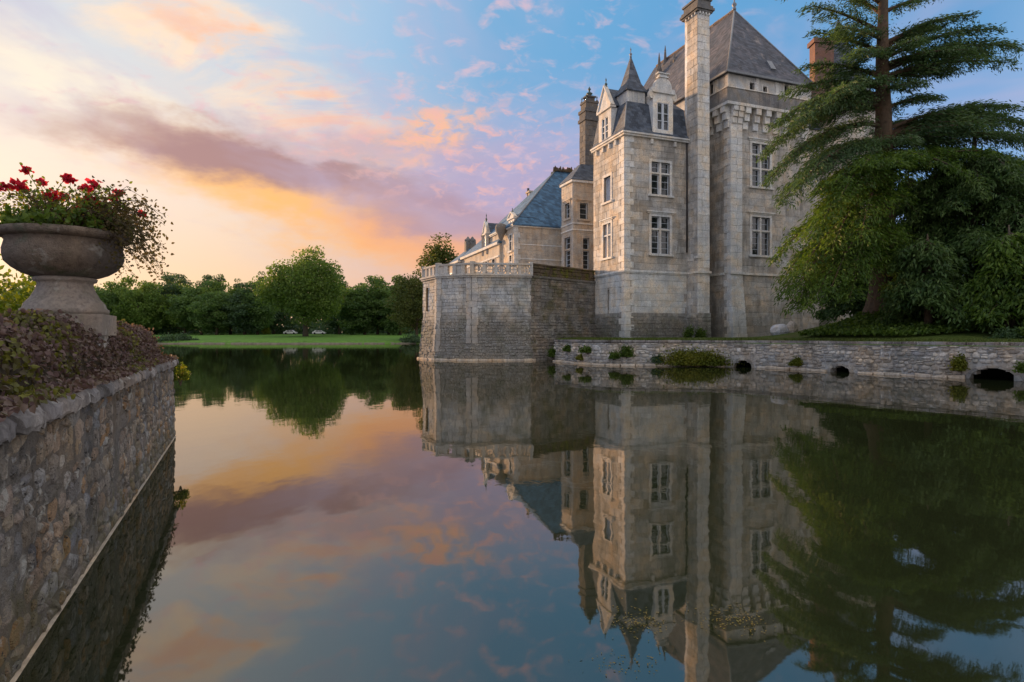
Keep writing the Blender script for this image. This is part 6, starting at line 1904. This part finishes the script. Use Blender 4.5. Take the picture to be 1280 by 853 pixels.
fl = [(33, 213, 0, 1), (22, 231, -.2, 1.3), (30, 236, .1, .9), (6, 234, -.1, 1.3), (83, 222, .1, 1), (88, 226, .1, .8), (62, 244, 0, 1.3), (68, 250, .15, 1.0), (79, 246, .2, 1), (107, 236, -.1, 1.1), (118, 230, .1, 1.2), (113, 248, 0, 1.2), (102, 252, .2, .8), (147, 242, .1, 1.1), (141, 249, .15, .9), (178, 268, .2, .7), (95, 262, -.2, .8), (52, 228, -.3, .8), (122, 256, 0, .8)]
for px, py, dd, sc in fl:
    e = stem(px, py, dd, rng.uniform(.0, .06), 34)
    n = int(34 * sc); c = np.clip(rng.normal(size=(n, 3)), -1.6, 1.6) * np.array([.025, .025, .018]) * sc
    leaf_obj('flower_head', c + e, .052, .042, G['red'], fp, kind=None, fold=True)
for i in range(64): stem(rng.uniform(-12, 160), rng.uniform(232, 278), rng.uniform(-.5, .5), rng.uniform(.0, .08), 34)
for i in range(70): stem(rng.uniform(150, 208), rng.uniform(262, 352), rng.uniform(-.3, .5), rng.uniform(.16, .34), 46, True, .004)
for i in range(10): stem(rng.uniform(-20, 20), rng.uniform(240, 330), rng.uniform(-.3, .4), rng.uniform(.1, .25), 40)
stems.build('stem', M['bark'], fp)
leaf_obj('foliage', np.array(lp), .040, .024, G['geran'], fp, rnd=np.array(lr), fold=True)
leaf_obj('trailing_foliage', np.array(tp_), .036, .024, G['trail'], fp, rnd=np.array(tr_), fold=True)
k = 900; an = rng.uniform(0, 6.28, k); r_ = rng.uniform(.30, .60, k)
leaf_obj('rim_foliage', np.column_stack([r_ * np.cos(an), r_ * np.sin(an), .08 + rng.uniform(0, .16, k)]), .06, .04, G['ivy'], fp, fold=True)
# shrubs behind the hedge at the left
for px, py, D, r_, h, lab in ((8, 395, 8.6, 1.0, 1.5, 'sunlit yellow-green shrub behind the hedge, under the urn'), (-40, 390, 7.4, 1.0, 2.0, 'taller sunlit shrub beside the yellow-green shrub behind the hedge'), (52, 395, 10.5, .9, 1.15, 'small green shrub behind the urn plinth')):
    p = P(px, py, D); bush('garden_shrub', (p.x, p.y, 1.25), r_, r_ * .8, h * .82, 5200, .085, 'shrub', lab, 'shrubs behind the hedge', True, lumps=14)
# weed hanging from the wall's end, floating leaves
p = WF(WLn - .05, .08, 0); bush('wall_end_weed', (p.x, p.y, .98), .16, .16, .34, 420, .05, 'shrub', 'small yellow-green weed hanging from the end of the garden wall', fold=True, cat='plant')
def floaters(px, py, rx, ry, n, lab):
    d = EYE * FPX / (py - 420); x = (px - 640) / FPX * d
    c = rng.normal(size=(n, 2)); pos = np.column_stack([x + c[:, 0] * rx, d + c[:, 1] * ry, np.full(n, .004)])
    dd = np.column_stack([rng.normal(size=(n, 2)), np.zeros(n)])
    v, q = diamonds(pos, .018, .009, unit(dd), .02); v[:, 2] = .003 + rng.uniform(0, .004, len(v))
    o = np_mesh('floating_leaves', v, q, G['weed'], None, rng.uniform(.01, .99, n), 'stuff'); tag(o, lab, 'leaves', 'fallen leaves on the water')
floaters(800, 778, .09, .10, 190, 'drift of yellow leaves floating over the reflected turret spire'); floaters(915, 775, .11, .10, 220, 'drift of yellow leaves floating over the reflected keep'); floaters(780, 830, .10, .06, 70, 'sparse drift of yellow leaves floating on the open reflected sky')
